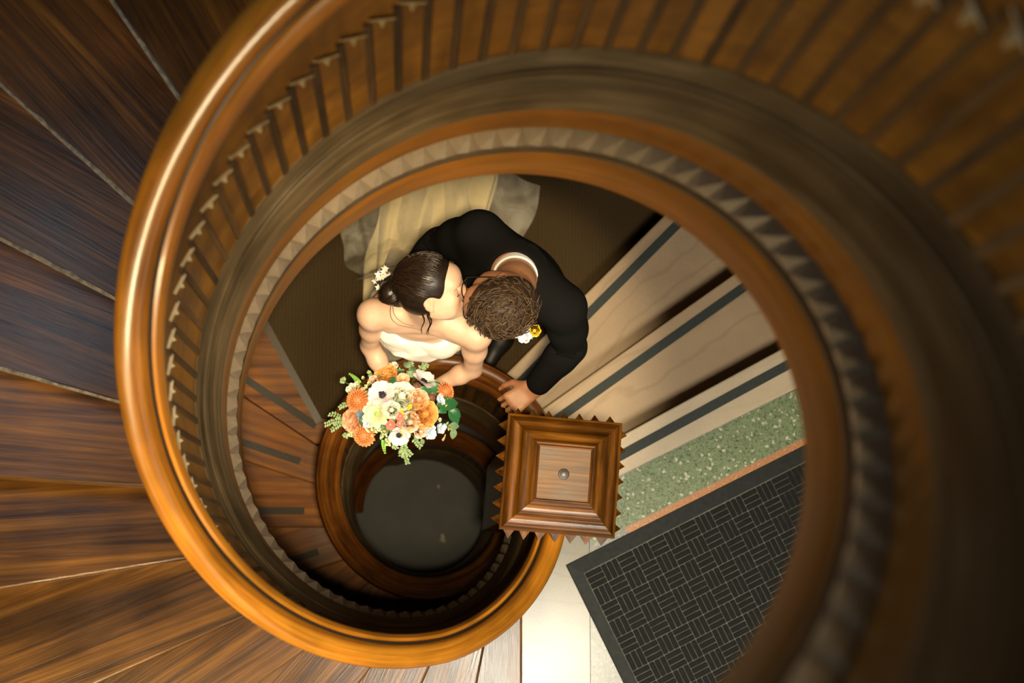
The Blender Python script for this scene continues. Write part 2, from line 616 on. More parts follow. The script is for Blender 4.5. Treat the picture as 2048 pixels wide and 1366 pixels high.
def nos_line(k, back=0.0):
    x, y, d = NOS[k]
    a = R_(d)
    # shift the line uphill (clockwise seen from above) by back
    x += math.sin(a) * back
    y -= math.cos(a) * back
    dx, dy = math.cos(a), math.sin(a)
    rin = R_IN + (0.0 if k > 1 else -0.03)
    b = x * dx + y * dy
    c = x * x + y * y - rin * rin
    disc = b * b - c
    p0 = (x + (-b + math.sqrt(disc)) * dx, y + (-b + math.sqrt(disc)) * dy) if disc > 0 else (x - 0.1 * dx, y - 0.1 * dy)
    p1 = ray_circle(x, y, dx, dy, R_OUT)
    return p0, p1, a


stair = thing('staircase', 'worn oak winding staircase climbing round outside the upper balustrade', 'staircase', (0, 0, 0))
RISE = 0.175
for k in range(24):
    a0, a1, an = nos_line(k)
    b0, b1, _ = nos_line(k + 1, 0.035)
    z = RISE * (k + 1)

    def mids(p, q):
        t0, t1 = math.atan2(p[1], p[0]), math.atan2(q[1], q[0])
        dt = (t1 - t0 + PI) % (2 * PI) - PI
        r0, r1 = math.hypot(*p), math.hypot(*q)
        return [((r0 + (r1 - r0) * s) * math.cos(t0 + dt * s), (r0 + (r1 - r0) * s) * math.sin(t0 + dt * s)) for s in (0.33, 0.66)]
    poly = [a0, a1] + mids(a1, b1) + [b1, b0] + mids(b0, a0)
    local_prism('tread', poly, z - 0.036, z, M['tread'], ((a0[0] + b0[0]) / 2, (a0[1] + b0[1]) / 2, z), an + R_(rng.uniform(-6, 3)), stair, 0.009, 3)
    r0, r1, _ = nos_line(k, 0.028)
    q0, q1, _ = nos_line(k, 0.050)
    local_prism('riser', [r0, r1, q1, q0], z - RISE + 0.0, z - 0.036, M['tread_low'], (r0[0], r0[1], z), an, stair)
# bare, chipped wood along the upper nosings
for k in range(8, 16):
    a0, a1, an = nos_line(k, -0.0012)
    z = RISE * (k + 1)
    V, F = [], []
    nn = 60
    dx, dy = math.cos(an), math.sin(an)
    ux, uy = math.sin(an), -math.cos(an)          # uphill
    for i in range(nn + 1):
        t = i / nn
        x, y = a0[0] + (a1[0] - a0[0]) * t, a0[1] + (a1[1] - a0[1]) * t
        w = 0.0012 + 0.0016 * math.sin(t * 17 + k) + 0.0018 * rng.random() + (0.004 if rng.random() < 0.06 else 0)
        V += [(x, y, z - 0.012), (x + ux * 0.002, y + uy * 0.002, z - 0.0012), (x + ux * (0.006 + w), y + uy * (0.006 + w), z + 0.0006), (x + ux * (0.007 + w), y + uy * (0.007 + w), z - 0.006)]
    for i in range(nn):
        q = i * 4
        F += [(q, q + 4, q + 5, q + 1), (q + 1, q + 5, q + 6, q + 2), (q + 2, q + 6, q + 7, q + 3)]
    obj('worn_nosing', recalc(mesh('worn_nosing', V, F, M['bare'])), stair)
# soffit under the flight (closes the stair from below)
V, F = [], []
PS = arc(-62, -418, 5)
for ph in PS:
    z = -PITCH * (ph + PI / 2) + 0.10
    for r in (0.575, 2.0):
        for dz in (0, -0.03):
            V.append((r * math.cos(ph), r * math.sin(ph), max(z, -0.02 if dz == 0 else -0.04) + dz))
for i in range(len(PS) - 1):
    a, b = i * 4, i * 4 + 4
    F += [(a, b, b + 2, a + 2), (a + 1, a + 3, b + 3, b + 1), (a, a + 1, b + 1, b), (a + 2, b + 2, b + 3, a + 3)]
obj('soffit', recalc(mesh('soffit', V, F, M['plaster'])), stair)

# ================================================================== LOWER BALUSTRADE
LC = (0.075, -0.033)
ZT = [(-30, 0.50), (40, 0.45), (90, 0.42), (130, 0.33), (160, 0.19)]


def low_z(ph):
    d = math.degrees(ph)
    if d <= 160:
        return lerp_tab(d, ZT) if d > -30 else 0.5
    return 0.19 - 0.478 * R_(d - 160)


LP = [R_(8 + 2.5 * i) for i in range(213)]
lb = thing('balustrade', 'lower dark oak balustrade ringing the black well below the bouquet', 'balustrade', (LC[0], LC[1], -0.5))
lrp = [(0.434, -0.030), (0.433, -0.008), (0.425, 0.008), (0.410, 0.012), (0.392, 0.010), (0.378, 0.000), (0.371, -0.016), (0.368, -0.022), (0.3655, -0.016), (0.358, -0.011), (0.349, -0.016), (0.342, -0.030),
       (0.341, -0.048), (0.347, -0.066), (0.356, -0.078), (0.358, -0.11), (0.412, -0.11), (0.415, -0.07), (0.428, -0.052)]
zero = lambda ph: 0.0
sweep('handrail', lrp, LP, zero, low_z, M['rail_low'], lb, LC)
sweep('panelled_wall', [(0.366, -0.72), (0.366, -0.10), (0.406, -0.10), (0.406, -0.72)], LP, zero, low_z, M['panel'], lb, LC)
sweep('cap_moulding', [(0.368, -0.66), (0.360, -0.665), (0.350, -0.70), (0.334, -0.74), (0.328, -0.78), (0.40, -0.78), (0.40, -0.66)], LP, zero, low_z, M['moulding'], lb, LC)
sweep('bottom_board', [(0.330, -0.78), (0.332, -1.20), (0.406, -1.20), (0.406, -0.78)], LP, zero, low_z, M['band'], lb, LC)
for i in range(56):
    d = 30 + i * 7.0
    ph = R_(d)
    o = obj('reed', me_reed, lb, (LC[0] + 0.366 * math.cos(ph), LC[1] + 0.366 * math.sin(ph), low_z(ph) - 0.61), (0, 0, ph + PI))

# ================================================================== LANDING, LOWER STAIR, STONE STEPS
ZL = -0.525


def line(pt, deg):
    return Vector((pt[0], pt[1])), Vector((math.cos(R_(deg)), math.sin(R_(deg))))


S1, S2, S3 = line((0.799, 0.168), 28.4), line((0.506, 0.279), 35.4), line((0.688, 0.758), 45.5)


def pt(L, t, n=0.0):
    p = L[0] + L[1] * t + Vector((-L[1].y, L[1].x)) * n
    return (p.x, p.y)


# stone steps down to the carpeted landing: tread polygons run back under the step above
def stone_step(label, L, t0, t1, Lb, tb0, tb1, z, mat, nb=-0.02, g0=None):
    o = thing('stone_step', label, 'step', (pt(L, 0.3)[0], pt(L, 0.3)[1], z - RISE), 'stone steps beside the newel post')
    ang = math.atan2(L[1].y, L[1].x)
    local_prism('slab', [pt(L, t0), pt(L, t1), pt(Lb, tb1, nb), pt(Lb, tb0, nb)], z - RISE, z, M[mat], (L[0].x, L[0].y, z), ang, o, 0.006, 2)
    g = t0 + 0.02 if g0 is None else g0
    local_prism('grip_strip', [pt(L, g, -0.046), pt(L, t1 - 0.02, -0.046), pt(L, t1 - 0.02, -0.082), pt(L, g, -0.082)], z - 0.002, z + 0.0025, M['grip'], (L[0].x, L[0].y, z), ang, o)
    return o


GR = line((0.797, 0.018), 26.2)             # edge between pale slab and green terrazzo
stone_step('pale stone top step edged by the green terrazzo strip', S1, -0.30, 1.9, GR, -0.30, 1.9, 0.0, 'sandstone_pale', 0.0)
stone_step('tan sandstone middle step between the pale top step and the lowest step', S2, -0.10, 2.1, S1, -0.38, 1.75, -RISE, 'sandstone')
stone_step('tan sandstone lowest step at the edge of the brown carpet', S3, -0.55, 1.6, S2, -0.16, 1.95, -2 * RISE, 'sandstone')

ring = lambda r, d: (LC[0] + r * math.cos(R_(d)), LC[1] + r * math.sin(R_(d)))
CE = line((-0.356, 0.239), 119.6)           # carpet edge beside the lower flight
W1 = line((-0.375, 0.152), 146.8)
land = [pt(S3, -0.50, -0.1), pt(S3, 1.9, -0.1), (1.4, 2.6), (-1.6, 2.6), pt(W1, 1.6), pt(W1, 0.02)] + [ring(0.405, d) for d in range(150, 39, -10)]
v, f = prism(land, ZL - 0.18, ZL)
struct(obj('floor', mesh('floor', v, f, M['tread_low'])), 'wood stair landing under the brown carpet')
cp = [pt(S3, -0.48, 0.004), pt(S3, 0.95, 0.004), (0.95, 1.75), (0.5, 1.93), (0.0, 1.98), (-0.6, 1.88), pt(CE, 1.5), pt(CE, 0.03)] + [ring(0.415, d) for d in range(140, 44, -8)]
v, f = prism(cp, ZL, ZL + 0.009)
tag(obj('carpet', mesh('carpet', v, f, M['carpet'])), 'brown ribbed carpet covering the landing under the couple', 'carpet')
local_prism('carpet_trim', [pt(CE, 0.02, 0.0), pt(CE, 1.5, 0.0), pt(CE, 1.5, 0.030), pt(CE, 0.02, 0.030)], ZL, ZL + 0.011, M['moulding'], (CE[0].x, CE[0].y, ZL), R_(119.6))
tag(bpy.data.objects['carpet_trim'], 'dull wooden edging strip along the left edge of the carpet', 'trim')

WL = [((-0.375, 0.152), 146.8), ((-0.392, 0.006), 162.0), ((-0.356, -0.164), 180.0), ((-0.287, -0.300), 198.0), ((-0.181, -0.399), 217.0), ((-0.053, -0.469), 236.0), ((0.036, -0.496), 254.0)]
while len(WL) < 13:
    d = WL[-1][1] + 19
    WL.append((ring(0.42, d + 10), d))
ls = thing('staircase', 'lower wooden winding staircase with grip strips going down from the landing', 'staircase', (-0.5, 0, -2.6))
for k in range(12):
    A, B = line(*WL[k]), line(*WL[k + 1])
    zt = ZL - RISE * (k + 1)
    # tread k lies below nosing k, up to nosing k+1
    poly = [pt(B, -0.0), pt(B, 0.75), pt(B, 1.5), pt(A, 1.5, -0.03), pt(A, 0.75, -0.03), pt(A, 0.0, -0.03)]
    tr = local_prism('tread', poly, zt - 0.036, zt, M['tread_low'], (B[0].x, B[0].y, zt), R_(WL[k + 1][1]), ls, 0.007, 2)
    local_prism('riser', [pt(A, 0, -0.028), pt(A, 1.5, -0.028), pt(A, 1.5, -0.05), pt(A, 0, -0.05)], zt, zt + RISE - 0.036, M['tread_low'], (A[0].x, A[0].y, zt), R_(WL[k][1]), ls)
    g = local_prism('grip_strip', [pt(B, 0.10, -0.055), pt(B, 1.35, -0.055), pt(B, 1.35, -0.085), pt(B, 0.10, -0.085)], zt - 0.001, zt + 0.002, M['grip_low'], (B[0].x, B[0].y, zt), R_(WL[k + 1][1]))
    g.parent = tr
    g.location = (0, 0, 0)
    g.rotation_euler = (0, 0, 0)
# the strip on the landing's own wooden edge
A = line(*WL[0])
gs = local_prism('grip_strip', [pt(A, 0.06, -0.045), pt(A, 1.35, -0.045), pt(A, 1.35, -0.075), pt(A, 0.06, -0.075)], ZL - 0.001, ZL + 0.002, M['grip_low'], (A[0].x, A[0].y, ZL), R_(WL[0][1]))
tag(gs, 'dark grip strip on the wooden landing edge left of the carpet', 'grip strip')

# ================================================================== LOBBY FLOOR
inner = [((0.560 + up_r(R_(d))) * math.cos(R_(d)), (0.560 + up_r(R_(d))) * math.sin(R_(d))) for d in range(-100, -24, 6)]
GN = lambda t, n: pt(GR, t, n)
flo = struct(obj('floor', None), 'lobby floor of worn stone and terrazzo')
flo.name = 'floor'
fl_poly = inner + [(0.62, -0.20), GN(-0.25, -0.225), GN(2.4, -0.225), (3.2, -3.2), (0.652, -3.2), (0.652, -0.30), (0.62, -0.25)]


def slab(name, poly, mat, z1=0.0, z0=-0.12, cat=None):
    v, f = prism(poly, z0, z1)
    bm = bmesh.new()
    vs = [bm.verts.new(p) for p in v]
    fs = []
    for q in f:
        fs.append(bm.faces.new([vs[i] for i in q]))
    bmesh.ops.triangulate(bm, faces=[x for x in fs if len(x.verts) > 4])
    me = bpy.data.meshes.new(name)
    bm.to_mesh(me)
    bm.free()
    me.materials.append(M[mat])
    return obj(name, me, flo)


slab('stone_slab', inner + [(0.44, -0.15), (0.48, -0.02), (0.651, -0.02), (0.651, -3.2), (-0.25, -3.2)], 'limestone', -0.0015)
slab('terrazzo_slab', [(0.653, 0.0), GN(2.4, -0.1), (3.4, -3.2), (0.653, -3.2)], 'grey_terrazzo', -0.0015)
slab('terrazzo_strip', [GN(-0.235, -0.002), GN(2.1, -0.002), GN(2.1, -0.176), GN(-0.235, -0.176)], 'green_terrazzo')
slab('terracotta_strip', [GN(-0.10, -0.178), GN(2.1, -0.178), GN(2.1, -0.225), GN(-0.10, -0.225)], 'orange_terrazzo')
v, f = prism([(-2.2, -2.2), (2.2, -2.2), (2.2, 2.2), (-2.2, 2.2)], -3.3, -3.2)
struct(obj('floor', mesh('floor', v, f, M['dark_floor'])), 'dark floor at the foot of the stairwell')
V, F = [], []
PW = arc(80, 275, 5)
for ph in PW:
    for z in (-3.3, 7.0):
        for r in (2.03, 2.12):
            V.append((r * math.cos(ph), r * math.sin(ph), z))
for i in range(len(PW) - 1):
    a, b = i * 4, i * 4 + 4
    F += [(a, b, b + 2, a + 2), (a + 1, a + 3, b + 3, b + 1), (a + 2, b + 2, b + 3, a + 3), (a, a + 1, b + 1, b)]
struct(obj('wall_left', recalc(mesh('wall_left', V, F, M['plaster'], True))), 'plain curved plaster wall around the stair')

# ================================================================== RUBBER FLOOR MAT
ma = math.atan2(0.115 + 0.323, 1.453 - 0.563)
mat_o = thing('floor_mat', 'black rubber floor mat with basketweave blocks on the lobby floor', 'mat', (0.563, -0.323, 0.0))
ML, MW = 1.55, 0.92                           # length along the step side, width away from it


def mat_piece(name, vf, mat, parent, bev=0):
    me = mesh(name, vf[0], vf[1], mat)
    if bev:
        bevel_mesh(me, bev, 1)
    return me


mat_rot = (0, 0, ma)
base = obj('mat_base', mat_piece('mat_base', box_vf(0.04, ML - 0.04, -MW + 0.04, -0.045, 0.0005, 0.006), M['mat_gap'], mat_o), mat_o, mat_o.location, mat_rot)
bw, bh = 0.052, 0.013
fr = [((0, -MW), (ML, -MW), (ML, 0), (0, 0)), ((0.045, -MW + 0.045), (ML - 0.045, -MW + 0.045), (ML - 0.045, -0.055), (0.045, -0.055))]
V = [(x, y, 0.0005) for x, y in fr[0]] + [(x * 0.995 + 0.004, y * 0.995 - 0.002, 0.006) for x, y in fr[0]] + [(x, y, bh) for x, y in fr[1]] + [(x, y, 0.004) for x, y in fr[1]]
F = []
for i in range(4):
    j = (i + 1) % 4
    F += [(i, j, 4 + j, 4 + i), (4 + i, 4 + j, 8 + j, 8 + i), (8 + i, 8 + j, 12 + j, 12 + i)]
obj('mat_border', mesh('mat_border', V, F, M['rubber_edge']), mat_o, mat_o.location, mat_rot)
cell = 0.0655
g = 0.0018
bar_h = mat_piece('mat_bar', box_vf(g / 2, cell - g, g / 2, cell / 3 - g, 0.004, 0.0115), M['rubber'], None, 0.0022)
bar_v = mat_piece('mat_bar', box_vf(g / 2, cell / 3 - g, g / 2, cell - g, 0.004, 0.0115), M['rubber'], None, 0.0022)
bars = []
nx, ny = int((ML - 0.10) / cell), int((MW - 0.10) / cell)
for ix in range(nx):
    for iy in range(ny):
        x0, y0 = 0.048 + ix * cell, -0.058 - (iy + 1) * cell
        for k in range(3):
            if (ix + iy) % 2 == 0:
                bars.append((x0, y0 + k * cell / 3, bar_h))
            else:
                bars.append((x0 + k * cell / 3, y0, bar_v))
cm, sm = math.cos(ma), math.sin(ma)
bars.sort(key=lambda b: (b[0] * 0.95) ** 2 + (b[1] * 1.0) ** 2)
rest = []
for n_, (x, y, me) in enumerate(bars):
    if n_ < 300:
        obj('mat_bar', me, mat_o, (0.563 + x * cm - y * sm, -0.323 + x * sm + y * cm, 0), mat_rot)
    else:
        w, h = (cell - g, cell / 3 - g) if me is bar_h else (cell / 3 - g, cell - g)
        vv, ff = box_vf(x + g / 2, x + w, y + g / 2, y + h, 0.004, 0.0115)
        rest.append((vv, ff))
v, f = join_vf(rest)
o = obj('mat_bars', mesh('mat_bars', v, f, M['rubber']), mat_o, mat_o.location, mat_rot)
o['kind'] = 'stuff'

# ================================================================== NEWEL POST
NC, NA = (0.432, -0.062), R_(-4.6)
nw = thing('newel_post', 'square oak newel post with moulded pyramid cap and steel bolt on top', 'newel post', (NC[0], NC[1], -0.6))
nrot = (0, 0, NA)


def nobj(name, me, parent=None):
    return obj(name, me, parent or nw, (NC[0], NC[1], 0), nrot)


v, f = box_vf(-0.135, 0.135, -0.135, 0.135, -0.6, 1.04)
nobj('shaft', bevel_mesh(mesh('shaft', v, f, M['newel']), 0.006))
HC = 0.172
ZC = 1.045
prof = [(HC - 0.012, ZC - 0.004), (HC, ZC), (HC, ZC + 0.013), (HC - 0.005, ZC + 0.016), (HC - 0.007, ZC + 0.017), (HC - 0.009, ZC + 0.021), (HC - 0.016, ZC + 0.027), (HC - 0.024, ZC + 0.030), (HC - 0.032, ZC + 0.0315),
        (HC - 0.040, ZC + 0.036), (HC - 0.045, ZC + 0.044), (HC - 0.048, ZC + 0.052), (HC - 0.052, ZC + 0.056), (HC - 0.058, ZC + 0.0585), (HC - 0.066, ZC + 0.060), (HC - 0.073, ZC + 0.064), (HC - 0.078, ZC + 0.072), (HC - 0.080, ZC + 0.078),
        (HC - 0.084, ZC + 0.081), (HC - 0.087, ZC + 0.079), (HC - 0.089, ZC + 0.083), (HC - 0.0925, ZC + 0.0855), (HC - 0.096, ZC + 0.083), (HC - 0.097, ZC + 0.081)]
# four mitred mouldings, each a part so the grain turns the corner
for s in range(4):
    ca, sa = math.cos(s * PI / 2), math.sin(s * PI / 2)
    V, F = [], []
    for h, z in prof:
        for sg in (-1, 1):
            x, y = sg * h, -h
            V.append((x * ca - y * sa, x * sa + y * ca, z))
    for i in range(len(prof) - 1):
        F.append((2 * i, 2 * i + 1, 2 * i + 3, 2 * i + 2))
    me = mesh('cap_moulding', V, F, M['newel'] if s % 2 == 0 else M['newel_y'])
    me.polygons.foreach_set('use_smooth', [True] * len(me.polygons))
    bm = bmesh.new()
    bm.from_mesh(me)
    for e in bm.edges:
        if len(e.link_faces) == 2 and e.calc_face_angle() > 0.6:
            e.smooth = False
    bm.to_mesh(me)
    bm.free()
    nobj('cap_moulding', me)
hp = HC - 0.0965
v, f = box_vf(-hp, hp, -hp, hp, ZC + 0.03, ZC + 0.0815)
nobj('cap_panel', mesh('cap_panel', v, f, M['newel_flat']))
v, f = box_vf(-HC + 0.012, HC - 0.012, -HC + 0.012, HC - 0.012, ZC - 0.075, ZC - 0.003)
nobj('cap_block', mesh('cap_block', v, f, M['newel']))
me_nt = tooth_mesh(0.0232, 0.030, 0.036, 'newel')
for s in range(4):
    for k in range(7):
        a = s * PI / 2
        t = (k - 3) * 0.0468
        h = HC - 0.012
        x, y = h * math.cos(a) - t * math.sin(a), h * math.sin(a) + t * math.cos(a)
        ca, sa = math.cos(NA), math.sin(NA)
        obj('dogtooth', me_nt, nw, (NC[0] + x * ca - y * sa, NC[1] + x * sa + y * ca, ZC - 0.040), (0, 0, a + NA))
bp = [(0, 0), (0.0105, 0), (0.0105, 0.006), (0.009, 0.0085), (0.0, 0.0095)]
V, F = [], []
NB = 20
for r, z in bp[1:4]:
    V += [(r * math.cos(2 * PI * k / NB), r * math.sin(2 * PI * k / NB), ZC + 0.0812 + z) for k in range(NB)]
V.append((0, 0, ZC + 0.0812 + 0.0095))
for i in range(2):
    F += [(i * NB + k, i * NB + (k + 1) % NB, (i + 1) * NB + (k + 1) % NB, (i + 1) * NB + k) for k in range(NB)]
F += [(2 * NB + k, 2 * NB + (k + 1) % NB, 3 * NB) for k in range(NB)]
nobj('bolt', mesh('bolt', V, F, M['iron'], True))
V = []  # shade of the recess round the bolt, put in as a dark ring
for r, z in ((0.0105, 0.001), (0.0155, 0.0015), (0.0165, 0.0002)):
    V += [(r * math.cos(2 * PI * k / NB), r * math.sin(2 * PI * k / NB), ZC + 0.0813 + z) for k in range(NB)]
F = []
for i in range(2):
    F += [(i * NB + k, i * NB + (k + 1) % NB, (i + 1) * NB + (k + 1) % NB, (i + 1) * NB + k) for k in range(NB)]
nobj('recess_shade_ring', mesh('recess_shade_ring', V, F, M['groove'], True))
# ================================================================== BODIES: smooth blended distance fields turned into one skin
class Field:
    def __init__(self, lo, hi, h):
        self.lo, self.h = np.array(lo, np.float32), h
        self.n = [int(math.ceil((hi[i] - lo[i]) / h)) + 1 for i in range(3)]
        self.d = np.full(self.n, 0.5, np.float32)
        self.ax = [self.lo[i] + np.arange(self.n[i], dtype=np.float32) * h for i in range(3)]

    def _sl(self, bl, bh):
        s = []
        for i in range(3):
            a = max(0, int((bl[i] - self.lo[i]) / self.h))
            b = min(self.n[i], int((bh[i] - self.lo[i]) / self.h) + 2)
            if b <= a:
                return None
            s.append(slice(a, b))
        return tuple(s)

    def _p(self, s):
        return np.stack(np.meshgrid(self.ax[0][s[0]], self.ax[1][s[1]], self.ax[2][s[2]], indexing='ij'), -1)

    def _put(self, s, e, k, op):
        d = self.d[s]
        if op == 'sub':
            e = -e
            hh = np.clip(0.5 - 0.5 * (d - e) / k, 0, 1)
            self.d[s] = d * (1 - hh) + e * hh + k * hh * (1 - hh)
        elif op == 'int':
            hh = np.clip(0.5 - 0.5 * (d - e) / k, 0, 1)
            self.d[s] = d * (1 - hh) + e * hh + k * hh * (1 - hh)
        else:
            hh = np.clip(0.5 + 0.5 * (e - d) / k, 0, 1)
            self.d[s] = e * (1 - hh) + d * hh - k * hh * (1 - hh)

    def cap(self, a, b, r1, r2, k=0.02, op='add'):
        a, b = np.array(a, np.float32), np.array(b, np.float32)
        m = max(r1, r2) + k * 1.5 + 0.03
        s = self._sl(np.minimum(a, b) - m, np.maximum(a, b) + m)
        if s is None:
            return
        p = self._p(s) - a
        ba = b - a
        t = np.clip((p @ ba) / max(1e-9, float(ba @ ba)), 0, 1)
        e = np.sqrt(((p - t[..., None] * ba) ** 2).sum(-1)) - (r1 + (r2 - r1) * t)
        self._put(s, e.astype(np.float32), k, op)

    def chain(self, pts, k=0.02):
        for (a, ra), (b, rb) in zip(pts, pts[1:]):
            self.cap(a, b, ra, rb, k)

    def ell(self, c, r, rot=None, k=0.02, op='add'):
        c, r = np.array(c, np.float32), np.array(r, np.float32)
        m = float(r.max()) + k * 1.5 + 0.03
        s = self._sl(c - m, c + m)
        if s is None:
            return
        p = self._p(s) - c
        if rot is not None:
            p = p @ np.array(rot, np.float32)      # columns are the local axes
        k0 = np.sqrt(((p / r) ** 2).sum(-1))
        k1 = np.sqrt(((p / (r * r)) ** 2).sum(-1)) + 1e-9
        e = np.where(k0 < 1e-4, -float(r.min()), k0 * (k0 - 1) / k1)
        self._put(s, e.astype(np.float32), k, op)

    def fn(self, f, k=0.01, op='int'):
        s = (slice(None),) * 3
        p = self._p(s)
        self._put(s, f(p).astype(np.float32), k, op)

    def surface(self, name, mat, relax=2):
        d = self.d
        s = d < 0
        cnt = np.zeros([n - 1 for n in self.n], np.int8)
        sl = lambda o: tuple(slice(o[i], self.n[i] - 1 + o[i]) for i in range(3))
        CO = [(i, j, k) for i in (0, 1) for j in (0, 1) for k in (0, 1)]
        for o in CO:
            cnt += s[sl(o)]
        act = (cnt > 0) & (cnt < 8)
        ids = np.argwhere(act)
        idx = np.full(act.shape, -1, np.int64)
        idx[act] = np.arange(len(ids))
        pos = np.zeros((len(ids), 3))
        num = np.zeros(len(ids))
        for o in CO:
            for a in range(3):
                if o[a]:
                    continue
                q = list(o)
                q[a] = 1
                d0 = d[ids[:, 0] + o[0], ids[:, 1] + o[1], ids[:, 2] + o[2]]
                d1 = d[ids[:, 0] + q[0], ids[:, 1] + q[1], ids[:, 2] + q[2]]
                m = (d0 < 0) != (d1 < 0)
                t = np.where(m, d0 / np.where(m, d0 - d1, 1), 0)
                e = np.repeat(np.array([o], float), len(ids), 0)
                e[:, a] += t
                pos[m] += e[m]
                num[m] += 1
        V = self.lo + (ids + pos / num[:, None]) * self.h
        F = []
        for a in range(3):
            b, c = (a + 1) % 3, (a + 2) % 3
            s0 = [slice(None)] * 3
            s1 = [slice(None)] * 3
            s0[a], s1[a] = slice(0, -1), slice(1, None)
            x0, x1 = s[tuple(s0)], s[tuple(s1)]
            for flip, m in ((0, x0 & ~x1), (1, ~x0 & x1)):
                e = np.argwhere(m)
                e = e[(e[:, b] > 0) & (e[:, c] > 0) & (e[:, b] < self.n[b] - 1) & (e[:, c] < self.n[c] - 1)]

                def cell(db, dc):
                    q = e.copy()
                    q[:, b] -= db
                    q[:, c] -= dc
                    return idx[q[:, 0], q[:, 1], q[:, 2]]
                quad = np.stack([cell(1, 1), cell(0, 1), cell(0, 0), cell(1, 0)], 1)
                F.append(quad if not flip else quad[:, ::-1])
        F = np.concatenate(F)
        F = F[(F >= 0).all(1)]
        # light relaxation removes the grid's terraces
        E = np.concatenate([F[:, [0, 1]], F[:, [1, 2]], F[:, [2, 3]], F[:, [3, 0]]])
        for _ in range(relax):
            acc = np.zeros_like(V)
            n = np.zeros(len(V))
            for q in (0, 1, 2):
                acc[:, q] = np.bincount(E[:, 0], V[E[:, 1], q], len(V)) + np.bincount(E[:, 1], V[E[:, 0], q], len(V))
            n = np.bincount(E[:, 0], minlength=len(V)) + np.bincount(E[:, 1], minlength=len(V))
            V = V * 0.5 + 0.5 * acc / np.maximum(1, n)[:, None]
        me = bpy.data.meshes.new(name)
        me.vertices.add(len(V))
        me.vertices.foreach_set('co', V.astype(np.float32).ravel())
        me.loops.add(len(F) * 4)
        me.loops.foreach_set('vertex_index', F.astype(np.int32).ravel())
        me.polygons.add(len(F))
        me.polygons.foreach_set('loop_start', np.arange(0, len(F) * 4, 4, dtype=np.int32))
        me.update(calc_edges=True)
        me.polygons.foreach_set('use_smooth', [True] * len(F))
        me.materials.append(mat)
        me.validate()
        return me


def frame(fwd, up):
    f = Vector(fwd).normalized()
    u = Vector(up)
    u = (u - f * u.dot(f)).normalized()
    l = u.cross(f)
    return np.array([[f.x, l.x, u.x], [f.y, l.y, u.y], [f.z, l.z, u.z]])      # columns: forward, left, up


def head_field(F, c, R, s=1.0, fem=True):
    c = np.array(c)
    P = lambda x, y, z: c + R @ (np.array([x, y, z]) * s)
    E = lambda x, y, z, a, b, d, k=0.015, op='add': F.ell(P(x, y, z), np.array([a, b, d]) * s, R, k, op)
    E(-0.012, 0, 0.028, 0.094, 0.074, 0.086)
    E(0.030, 0, -0.030, 0.058, 0.058, 0.072, 0.03)
    E(0.046, 0, -0.072, 0.036, 0.036, 0.028, 0.03)
    E(0.066, 0, 0.038, 0.022, 0.052, 0.030, 0.03)                 # forehead and brow
    for sgn in (-1, 1):
        E(0.052, sgn * 0.040, -0.016, 0.026, 0.022, 0.022, 0.022)     # cheek
        E(0.080, sgn * 0.031, 0.008, 0.013, 0.017, 0.011, 0.010, 'sub')   # eye hollow
        E(0.0665, sgn * 0.031, 0.007, 0.0135, 0.0145, 0.0115, 0.004)      # closed lid over the eyeball
        E(0.022, sgn * 0.052, -0.052, 0.04, 0.014, 0.022, 0.03)       # jaw corner
        # ear
        E(-0.010, sgn * 0.0745, -0.006, 0.017, 0.007, 0.029, 0.006)
        E(-0.009, sgn * 0.081, 0.000, 0.009, 0.005, 0.015, 0.004, 'sub')
        E(-0.004, sgn * 0.0745, -0.030, 0.008, 0.005, 0.009, 0.005)
    F.cap(P(0.083, 0, 0.018), P(0.101, 0, -0.016), 0.0075 * s, 0.0105 * s, 0.012)     # nose
    for sgn in (-1, 1):
        E(0.092, sgn * 0.0105, -0.0205, 0.010, 0.007, 0.007, 0.006)
    E(0.087, 0, -0.043, 0.010, 0.023, 0.0058, 0.005)
    E(0.086, 0, -0.0525, 0.010, 0.020, 0.0066, 0.005)
    E(0.075, 0, -0.082, 0.018, 0.018, 0.014, 0.014)
    return P


def hand_field(F, wrist, palm_dir, back_dir, s=1.0, curl=(0.5, 0.7, 0.6), thumb_side=1, spread=0.10, k=0.006):
    """palm with four unequal bent fingers and a thumb leaving the palm's side"""
    d = Vector(palm_dir).normalized()
    b = Vector(back_dir)
    b = (b - d * b.dot(d)).normalized()
    side = d.cross(b) * thumb_side
    w = Vector(wrist)
    pl = 0.088 * s
    for t in (-1.5, -0.5, 0.5, 1.5):
        F.cap(tuple(w + side * t * 0.012 * s), tuple(w + d * pl + side * t * 0.0195 * s), 0.0135 * s, 0.0115 * s, 0.012)
    ln = {1.5: 0.074, 0.5: 0.083, -0.5: 0.077, -1.5: 0.060}
    for t, L in ln.items():
        p = w + d * pl + side * t * 0.0205 * s
        ang = 0.0
        fd = (d + side * t * spread).normalized()
        segs = (0.46, 0.31, 0.26)
        r = 0.0088 * s
        for q in range(3):
            ang += curl[q]
            v = fd * math.cos(ang) - b * math.sin(ang)
            p2 = p + v * L * segs[q] * s
            F.cap(tuple(p), tuple(p2), r, r * 0.9, k * 0.6)
            p, r = p2, r * 0.9
    p = w + d * 0.022 * s + side * 0.022 * s
    v1 = (d * 0.62 + side * 0.72 - b * 0.3).normalized()
    p2 = p + v1 * 0.042 * s
    F.cap(tuple(p), tuple(p2), 0.0145 * s, 0.0108 * s, 0.012)
    v2 = (d * 0.9 + side * 0.25 - b * 0.45).normalized()
    p3 = p2 + v2 * 0.030 * s
    F.cap(tuple(p2), tuple(p3), 0.0105 * s, 0.0095 * s, k)
    v3 = (d * 0.9 - side * 0.05 - b * 0.6).normalized()
    F.cap(tuple(p3), tuple(p3 + v3 * 0.024 * s), 0.0095 * s, 0.0075 * s, k)


